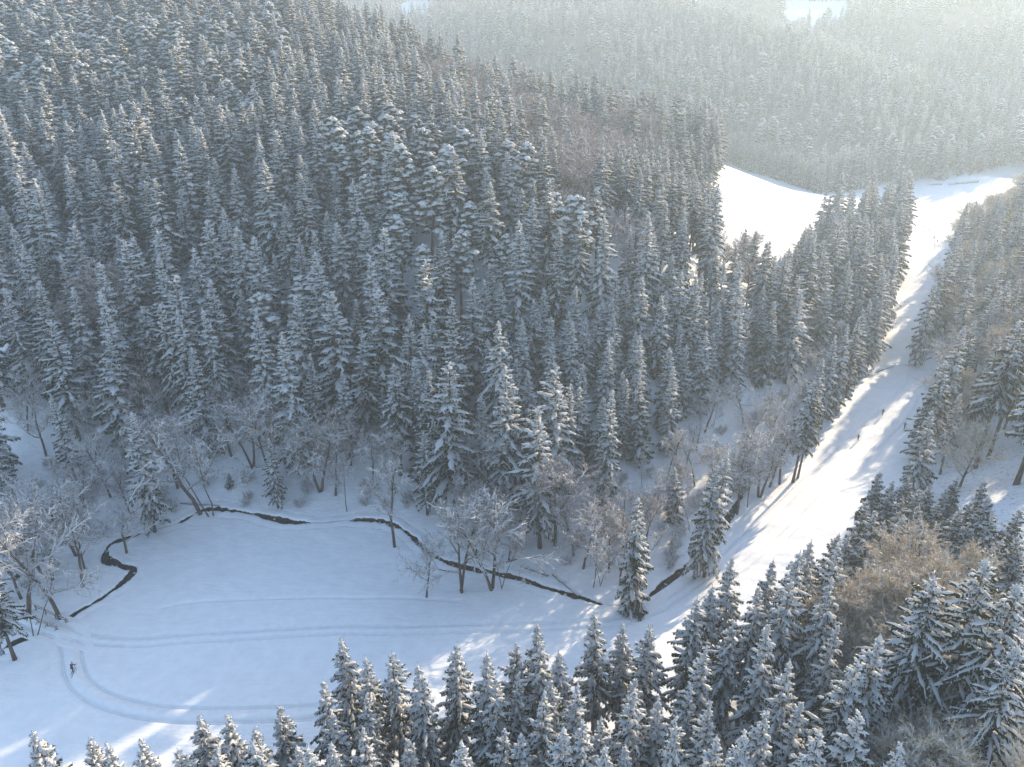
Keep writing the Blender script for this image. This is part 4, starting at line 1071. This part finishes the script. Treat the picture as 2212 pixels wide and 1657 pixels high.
def forest_mass(name, trees, label):
    me = bpy.data.meshes.new(name)
    me.from_pydata([(t['x'], t['y'], t['z'] - 0.05) for t in trees], [], [])
    keys = sorted(FIRST)
    kid = {}
    for i, (k, v) in enumerate(keys): kid.setdefault(k, []).append(i)
    n = len(trees)
    var = np.array([vr.choice(kid[t['kind']]) for t in trees], np.int32)
    scl = np.array([t['H'] / KIND_H[t['kind']] for t in trees], np.float32)
    rot = np.array([vr.uniform(0, 6.283) for t in trees], np.float32)
    me.attributes.new('variant', 'INT', 'POINT').data.foreach_set('value', var)
    me.attributes.new('size', 'FLOAT', 'POINT').data.foreach_set('value', scl)
    me.attributes.new('turn', 'FLOAT', 'POINT').data.foreach_set('value', rot)
    o = link(name, me)
    tag(o, label, 'forest', kind='stuff')
    g = bpy.data.node_groups.new(name, 'GeometryNodeTree')
    g.interface.new_socket('Geometry', in_out='INPUT', socket_type='NodeSocketGeometry')
    g.interface.new_socket('Geometry', in_out='OUTPUT', socket_type='NodeSocketGeometry')
    gi, go = g.nodes.new('NodeGroupInput'), g.nodes.new('NodeGroupOutput')
    jo = g.nodes.new('GeometryNodeJoinGeometry')
    def named(nm, ty):
        a = g.nodes.new('GeometryNodeInputNamedAttribute'); a.data_type = ty; a.inputs['Name'].default_value = nm
        return a.outputs['Attribute']
    sz, tn, vi = named('size', 'FLOAT'), named('turn', 'FLOAT'), named('variant', 'INT')
    cx = g.nodes.new('ShaderNodeCombineXYZ'); g.links.new(tn, cx.inputs[2])
    cs = g.nodes.new('ShaderNodeCombineXYZ')
    wd = g.nodes.new('ShaderNodeMath'); wd.operation = 'MULTIPLY'; wd.inputs[1].default_value = 1.32; g.links.new(sz, wd.inputs[0])
    g.links.new(wd.outputs[0], cs.inputs[0]); g.links.new(wd.outputs[0], cs.inputs[1]); g.links.new(sz, cs.inputs[2])
    for i in sorted(set(var.tolist())):
        jt = g.nodes.new('GeometryNodeJoinGeometry')
        for src in FIRST[keys[i]]:
            oi = g.nodes.new('GeometryNodeObjectInfo'); oi.inputs['Object'].default_value = src; oi.inputs['As Instance'].default_value = True
            oi.transform_space = 'ORIGINAL'
            g.links.new(oi.outputs['Geometry'], jt.inputs[0])
        gt = g.nodes.new('GeometryNodeGeometryToInstance'); g.links.new(jt.outputs[0], gt.inputs[0])
        cm = g.nodes.new('FunctionNodeCompare'); cm.data_type = 'INT'; cm.operation = 'EQUAL'
        g.links.new(vi, cm.inputs[2]); cm.inputs[3].default_value = i
        ip = g.nodes.new('GeometryNodeInstanceOnPoints')
        g.links.new(gi.outputs[0], ip.inputs['Points']); g.links.new(cm.outputs[0], ip.inputs['Selection']); g.links.new(gt.outputs[0], ip.inputs['Instance'])
        g.links.new(cx.outputs[0], ip.inputs['Rotation']); g.links.new(cs.outputs[0], ip.inputs['Scale'])
        g.links.new(ip.outputs[0], jo.inputs[0])
    g.links.new(jo.outputs[0], go.inputs[0])
    md = o.modifiers.new('forest', 'NODES'); md.node_group = g
    return o
forest_mass('forest', STUFF, 'snowy forest filling the hillside between and behind the single trees')
FAR = []
fx, fy = [], []
for y0 in np.arange(470, 1290, 7.6):
    for x0 in np.arange(-0.42 * y0 - 60, 0.74 * y0 + 40, 7.6 if y0 < 800 else 9.0):
        fx.append(x0 + RND.uniform(-2.6, 2.6)); fy.append(y0 + RND.uniform(-2.6, 2.6))
fz = base_height(np.array(fx), np.array(fy))
patch = np.sin(np.array(fx) * 0.021 + 1.2 * np.sin(np.array(fy) * 0.013)) * np.sin(np.array(fy) * 0.019 + np.sin(np.array(fx) * 0.011))
for x, y, z, pa in zip(fx, fy, fz, patch):
    z = float(z)
    if y > 1000 and RND.random() < 0.3: continue
    bx, by, d = proj(x, y, z); tx, ty, td = proj(x, y, z + 20)
    if tx < 600 or tx > 2300 or ty < -60 or by > 480: continue
    if is_clear(x, y, z, 18) or hidden(x, y, z + 20): continue
    q = RND.random()
    k = 'plum' if pa > 0.42 and q < 0.85 or q < 0.06 else ('pine' if q > 0.9 else ('tall' if q > 0.75 else 'spruce'))
    FAR.append(dict(kind=k, x=x, y=y, z=z, H=RND.uniform(12, 17) if k == 'plum' else RND.uniform(18, 29)))
print('things', len(THINGS), cnt, 'stuff', len(STUFF), 'far', len(FAR))
forest_mass('far_forest', FAR, 'hazy snow-covered forest on the far side of the valley')

# ------------------------------------------------------------------ footbridge over the stream
M_boot = mat('dark_boots', (0.02, 0.02, 0.022), 0.6)
M_ski = mat('ski_base', (0.06, 0.055, 0.06), 0.4, 0.4)
M_pole = mat('ski_pole', (0.05, 0.05, 0.055), 0.4, 0.4)
A1, A2 = hit(62, 1336), hit(126, 1362)
B1, B2 = hit(76, 1317), hit(146, 1348)
A1, A2, B1, B2 = [Vector((p[0], p[1], 0)) for p in (A1, A2, B1, B2)]
mid = (A1 + A2 + B1 + B2) / 4
bz = bh(mid.x, mid.y)
bridge = empty('footbridge', (mid.x, mid.y, bz - 0.2))
tag(bridge, 'small wooden footbridge with snowy deck and plank railings over the dark stream', 'bridge')
def loc(v, z=0.0): return np.array([v.x - mid.x, v.y - mid.y, z + 0.2])
dk = MB()
dk.add([loc(A1, -0.42), loc(A2, -0.42), loc(B2, -0.42), loc(B1, -0.42), loc(A1, -0.10), loc(A2, -0.10), loc(B2, -0.10), loc(B1, -0.10)],
       [[3, 2, 1, 0], [4, 5, 6, 7], [0, 1, 5, 4], [1, 2, 6, 5], [2, 3, 7, 6], [3, 0, 4, 7]])
dk.build('deck', M_wood, bridge, False)
cv = MB()
I = 0.06
def lerp(a, b, t): return a * (1 - t) + b * t
rows = []
for i in range(13):
    t = i / 12
    a, b = lerp(A1, A2, t), lerp(B1, B2, t)
    rows.append([loc(lerp(a, b, s_), -0.095 + h_) for s_, h_ in ((0.005, 0.0), (0.03, 0.10), (0.2, 0.07), (0.5, 0.06), (0.8, 0.07), (0.97, 0.10), (0.995, 0.0))])
cv.v = [p for r_ in rows for p in r_]
cv.f = [[i * 7 + j, (i + 1) * 7 + j, (i + 1) * 7 + j + 1, i * 7 + j + 1] for i in range(12) for j in range(6)]
cv.build('snow_cover', M_trail, bridge)
for (P0, P1, sgn) in ((A1, A2, -1), (B1, B2, 1)):
    d = (P1 - P0).normalized(); nrm = Vector((-d.y, d.x, 0)) * sgn
    if nrm.dot((B1 - A1)) * sgn < 0: nrm = -nrm
    ang = math.atan2(d.y, d.x); R_ = Matrix.Rotation(ang, 3, 'Z')
    nP = 4
    for i in range(nP):
        p = lerp(P0, P1, 0.04 + 0.92 * i / (nP - 1))
        pb = MB(); pb.box(loc(p, 0.28), 0.13, 0.13, 1.45, R_)
        post = pb.build('post', M_wood, bridge, False)
        cb = MB(); lump(cb, np.random.RandomState(i), loc(p, 1.04), 0.11, 0.10, 0.1); cb.build('snow', M_snow, post)
        sb = MB(); sb.tube([loc(p + nrm * 0.75, -0.38), loc(p + nrm * 0.05, 0.55)], [0.05, 0.05], 4); sb.build('strut', M_wood, bridge, False)
    for z in (0.92, 0.50):
        m_ = lerp(P0, P1, 0.5)
        rb = MB(); rb.box(loc(m_ + nrm * 0.09, z), (P1 - P0).length + 0.5, 0.05, 0.15, R_)
        rail = rb.build('rail', M_wood, bridge, False)
        sb = MB(); sb.box(loc(m_ + nrm * 0.09, z + 0.105), (P1 - P0).length + 0.46, 0.075, 0.055, R_); sb.build('snow', M_snow, rail, False)

# ------------------------------------------------------------------ fallen logs, low wall by the far field
def log(pa, pb, r0, r1, label, branches=0, seed=0):
    a, b = hit(*pa), hit(*pb)
    za, zb_ = bh(*a) + r0 * 0.7 + 0.12, bh(*b) + r1 * 0.7 + 0.12
    e = empty('fallen_log', (a[0], a[1], za)); tag(e, label, 'log', 'fallen logs by the stream')
    d = np.array([b[0] - a[0], b[1] - a[1], zb_ - za]); r = np.random.RandomState(seed)
    n = 8; pts = [d * i / (n - 1) + (r.normal(size=3) * np.array([0.06, 0.06, 0.03]) if 0 < i < n - 1 else 0) for i in range(n)]
    rr = [r0 + (r1 - r0) * i / (n - 1) for i in range(n)]
    w = MB(); w.tube(pts, rr, 8); trunk_ = w.build('trunk', M_bark, e)
    s_ = MB(); sd = unit(cross(d, np.array([0, 0, 1.0])))
    for p, q in zip(pts, rr):
        h = r.uniform(0.7, 1.25)
        s_.v += [p - sd * q * 0.85 + np.array([0, 0, q * 0.55]), p - sd * q * 0.5 + np.array([0, 0, q * 1.2 + 0.06 * h]), p + sd * q * 0.5 + np.array([0, 0, q * 1.2 + 0.06 * h]), p + sd * q * 0.85 + np.array([0, 0, q * 0.55])]
    s_.f = [[4 * i + j, 4 * i + j + 1, 4 * i + j + 5, 4 * i + j + 4] for i in range(n - 1) for j in range(3)]
    s_.build('snow', M_snow, trunk_)
    for i in range(branches):
        p = pts[2 + i % (n - 3)]; g = unit(r.normal(size=3) + np.array([0, 0, 0.5])); g[2] = abs(g[2])
        bb = MB(); L_ = r.uniform(0.8, 2.0); bb.tube([p, p + g * L_ * 0.5, p + g * L_ + np.array([0, 0, -0.2])], [0.05, 0.035, 0.015], 5); bb.build('branch', M_twig, e)
log((1194, 1243), (1250, 1290), 0.20, 0.13, 'fallen log with snow ridge reaching across the stream below the sunlit patch', 2, 1)
log((1124, 1224), (1184, 1246), 0.10, 0.18, 'fallen snowy tree top with upturned branches beside the stream log', 5, 2)
log((390, 1089), (474, 1094), 0.13, 0.09, 'thin fallen trunk lying along the far stream bank behind the pale stems', 1, 3)
log((511, 1047), (551, 1035), 0.09, 0.06, 'short dark fallen pole beside the tiny bushy spruce', 0, 4)
log((1671, 1002), (1688, 998), 0.20, 0.16, 'dark log lying on the bank behind the bare-footed spruce pair', 0, 5)
def low_wall(pa, pb, label):
    a, b = np.array(hit(*pa)), np.array(hit(*pb))
    n = 26; e = empty('stone_wall', (a[0], a[1], bh(*a))); tag(e, label, 'wall', 'low walls at the far field')
    t = unit(np.array([b[0] - a[0], b[1] - a[1], 0])); nn = np.array([-t[1], t[0], 0]); r = np.random.RandomState(9)
    w, s_ = MB(), MB()
    for i in range(n):
        q = a + (b - a) * i / (n - 1); z = bh(q[0], q[1]) - bh(*a); o = np.array([q[0] - a[0], q[1] - a[1], z]); h = 0.6 + r.uniform(-0.2, 0.2); k = 0.6 + r.uniform(-0.08, 0.08)
        U = np.array([0, 0, 1.0])
        w.v += [o - nn * k - U * 0.3, o - nn * k * 0.85 + U * h, o + nn * k * 0.85 + U * h, o + nn * k - U * 0.3]
        s_.v += [o - nn * k * 1.05 + U * (h - 0.18), o - nn * k * 0.6 + U * (h + 0.45), o + nn * k * 0.6 + U * (h + 0.45), o + nn * k * 0.95 + U * (h - 0.15)]
    F_ = [[4 * i + j, 4 * i + j + 1, 4 * i + j + 5, 4 * i + j + 4] for i in range(n - 1) for j in range(3)]
    w.f = F_ + [[0, 1, 2, 3], [4 * n - 1, 4 * n - 2, 4 * n - 3, 4 * n - 4]]; s_.f = [list(f) for f in w.f]
    body_ = w.build('body', M_stone, e, False); s_.build('snow', M_snow, body_)
M_stone = mat('dark_stone', (0.16, 0.15, 0.14), 0.9)
noise_mix(M_stone, (0.08, 0.075, 0.07), (0.24, 0.23, 0.21), 2.0)
low_wall((2003, 400), (2034, 399), 'short low snow-capped wall at the far field under the forest')
low_wall((2049, 399), (2114, 393), 'long low snow-capped wall at the far field under the forest')

# ------------------------------------------------------------------ skiers
def clothes(name, legs, jacket, hat, zones=(0.86, 1.46, 1.60)):
    m = mat(name, jacket, 0.8)
    N, L, B = nodes(m)
    tc = N.new('ShaderNodeTexCoord'); sp = N.new('ShaderNodeSeparateXYZ'); L.new(tc.outputs['Object'], sp.inputs[0])
    mr = N.new('ShaderNodeMapRange'); mr.inputs[1].default_value = 0.0; mr.inputs[2].default_value = 2.0; L.new(sp.outputs['Z'], mr.inputs[0])
    rp = N.new('ShaderNodeValToRGB'); cr = rp.color_ramp; cr.interpolation = 'CONSTANT'
    cr.elements[0].position = 0; cr.elements[0].color = (0.02, 0.02, 0.022, 1)
    cr.elements[1].position = 0.06; cr.elements[1].color = (*legs, 1)
    for z, c in zip(zones, (jacket, (0.42, 0.26, 0.19), hat)):
        e_ = cr.elements.new(z / 2); e_.color = (*c, 1)
    L.new(mr.outputs[0], rp.inputs[0]); L.new(rp.outputs[0], B.inputs['Base Color'])
    return m
def skier(px, py, heading, label, legs, jacket, hat, bend=0.35, stride=0.3, arms='poling'):
    x, y = hit(px, py); z = float(soft_z(np.array([x]), np.array([y]))[0]) - 0.05
    e = empty('person', (x, y, z), heading)          # faces local +Y
    tag(e, label, 'skier', 'cross-country skiers')
    hipz = 0.88 - 0.12 * bend
    cb, sb = math.cos(bend), math.sin(bend)
    hip = Vector((0, -0.12 * bend, hipz))
    def tor(u, s=0.0): return hip + Vector((s, sb * u, cb * u))
    V = {'pelvis': (hip, 0.15), 'waist': (tor(0.18), 0.135), 'chest': (tor(0.42), 0.165), 'neck': (tor(0.58), 0.065), 'jaw': (tor(0.64) + Vector((0, 0.03, 0)), 0.085), 'head': (tor(0.75) + Vector((0, 0.03, 0.02)), 0.105), 'crown': (tor(0.84) + Vector((0, 0.02, 0.02)), 0.07)}
    E = [('pelvis', 'waist'), ('waist', 'chest'), ('chest', 'neck'), ('neck', 'jaw'), ('jaw', 'head'), ('head', 'crown')]
    feet = {}
    for s, f in ((-1, stride), (1, -stride)):
        k = 'L' if s < 0 else 'R'
        V['hip' + k] = (hip + Vector((s * 0.10, 0, -0.06)), 0.10)
        ft = Vector((s * 0.13, f - 0.05, 0.10)); feet[k] = ft
        V['knee' + k] = (hip.lerp(ft, 0.5) + Vector((s * 0.02, 0.10 + 0.06 * bend, 0.02)), 0.068)
        V['ankle' + k] = (ft, 0.048); V['toe' + k] = (ft + Vector((0, 0.16, -0.04)), 0.042)
        E += [('pelvis', 'hip' + k), ('hip' + k, 'knee' + k), ('knee' + k, 'ankle' + k), ('ankle' + k, 'toe' + k)]
        sh = tor(0.47, s * 0.19)
        V['sh' + k] = (sh, 0.075)
        sw = (0.30 if arms == 'poling' else (0.32 * s)) 
        el = sh + Vector((s * 0.12, 0.02 + sw * 0.5, -0.26)); V['el' + k] = (el, 0.05)
        ha = el + Vector((s * 0.02, 0.18 + sw * 0.3, -0.12)); V['wr' + k] = (ha, 0.036)
        V['palm' + k] = (ha + Vector((0, 0.06, -0.03)), 0.042); V['fing' + k] = (ha + Vector((0, 0.10, -0.06)), 0.028)
        V['thumb' + k] = (ha + Vector((-s * 0.04, 0.06, 0.0)), 0.016)
        E += [('chest', 'sh' + k), ('sh' + k, 'el' + k), ('el' + k, 'wr' + k), ('wr' + k, 'palm' + k), ('palm' + k, 'fing' + k), ('palm' + k, 'thumb' + k)]
    names = list(V)
    me = bpy.data.meshes.new('body'); me.from_pydata([tuple(V[n][0]) for n in names], [(names.index(a), names.index(b)) for a, b in E], [])
    top = hip.z + cb * 0.58
    me.materials.append(clothes('skier_clothes', legs, jacket, hat, (hip.z - 0.02, top + 0.0, top + 0.17)))
    body = link('body', me, e)
    sk = body.modifiers.new('skin', 'SKIN')
    lay = me.skin_vertices[0] if len(me.skin_vertices) else None
    if lay is None:
        bm = bmesh.new(); bm.from_mesh(me); bm.verts.layers.skin.verify(); bm.to_mesh(me); bm.free(); lay = me.skin_vertices[0]
    for i, n in enumerate(names):
        lay.data[i].radius = (V[n][1], V[n][1]); lay.data[i].use_root = (n == 'pelvis')
    body.modifiers.new('sub', 'SUBSURF').levels = 2; body.modifiers['sub'].render_levels = 2
    for k, ft in feet.items():
        sm = MB(); yaw = 0.0
        prof = [(-0.85, 0.0), (-0.6, 0.0), (0, 0.006), (0.6, 0.0), (0.85, 0.02), (1.0, 0.11)]
        for yy, zz in prof:
            for sx, dz in ((-0.028, 0), (0.028, 0), (0.028, 0.022), (-0.028, 0.022)):
                sm.v.append(np.array([ft.x + sx, ft.y + yy, 0.03 + zz + dz]))
        for i in range(len(prof) - 1):
            for j in range(4):
                a = 4 * i + j; b = 4 * i + (j + 1) % 4; sm.f.append([a, b, b + 4, a + 4])
        sm.f += [[3, 2, 1, 0], [4 * len(prof) - 4 + j for j in range(4)]]
        sm.build('ski', M_ski, e, False)
    rot = Matrix.Rotation(heading, 3, 'Z')
    for k, s in (('L', -1), ('R', 1)):
        ha = V['palm' + k][0]
        tip = Vector((s * 0.38, ha.y - 0.45, 0.02)); up = (ha - tip).normalized()
        pm = MB(); o = lambda v: np.array(v - ha)
        pm.tube([o(ha + up * 0.08), o(ha - up * 0.06)], [0.017, 0.015], 6); pm.tube([o(ha - up * 0.05), o(tip)], [0.011, 0.008], 5)
        pm.tube([o(tip + up * 0.06), o(tip + up * 0.045)], [0.045, 0.045], 8)
        po = pm.build('ski_pole', M_pole, None)
        po.location = Vector((x, y, z)) + rot @ ha; po.rotation_euler = (0, 0, heading)
        tag(po, ('left' if s < 0 else 'right') + '-hand ski pole of the ' + label.replace('skier', 'skier', 1), 'ski pole', 'ski poles')
skier(158, 1452, math.radians(12), 'skier in dark red and navy bending low near the footbridge', (0.03, 0.035, 0.05), (0.10, 0.03, 0.05), (0.03, 0.03, 0.04), 0.75, 0.28)
skier(1853, 951, math.radians(-38 + 180), 'skier with teal jacket on the sunlit run', (0.02, 0.02, 0.03), (0.01, 0.20, 0.22), (0.02, 0.02, 0.03), 0.25, 0.25, 'swing')
skier(1906, 897, math.radians(-38), 'skier in black inside the tree shadow on the run', (0.02, 0.02, 0.025), (0.025, 0.025, 0.035), (0.02, 0.02, 0.02), 0.3, 0.3, 'swing')
skier(1953, 927, math.radians(-36), 'skier in grey beside the lone spruce', (0.05, 0.05, 0.055), (0.06, 0.06, 0.065), (0.03, 0.03, 0.03), 0.3, 0.25)
skier(2017, 518, math.radians(-30), 'distant skier in the far gap, upper one', (0.02, 0.02, 0.03), (0.06, 0.03, 0.04), (0.03, 0.03, 0.03), 0.25, 0.25)
skier(2024, 525, math.radians(-30), 'distant skier in the far gap, lower one', (0.02, 0.02, 0.03), (0.03, 0.04, 0.07), (0.03, 0.03, 0.03), 0.25, 0.25)
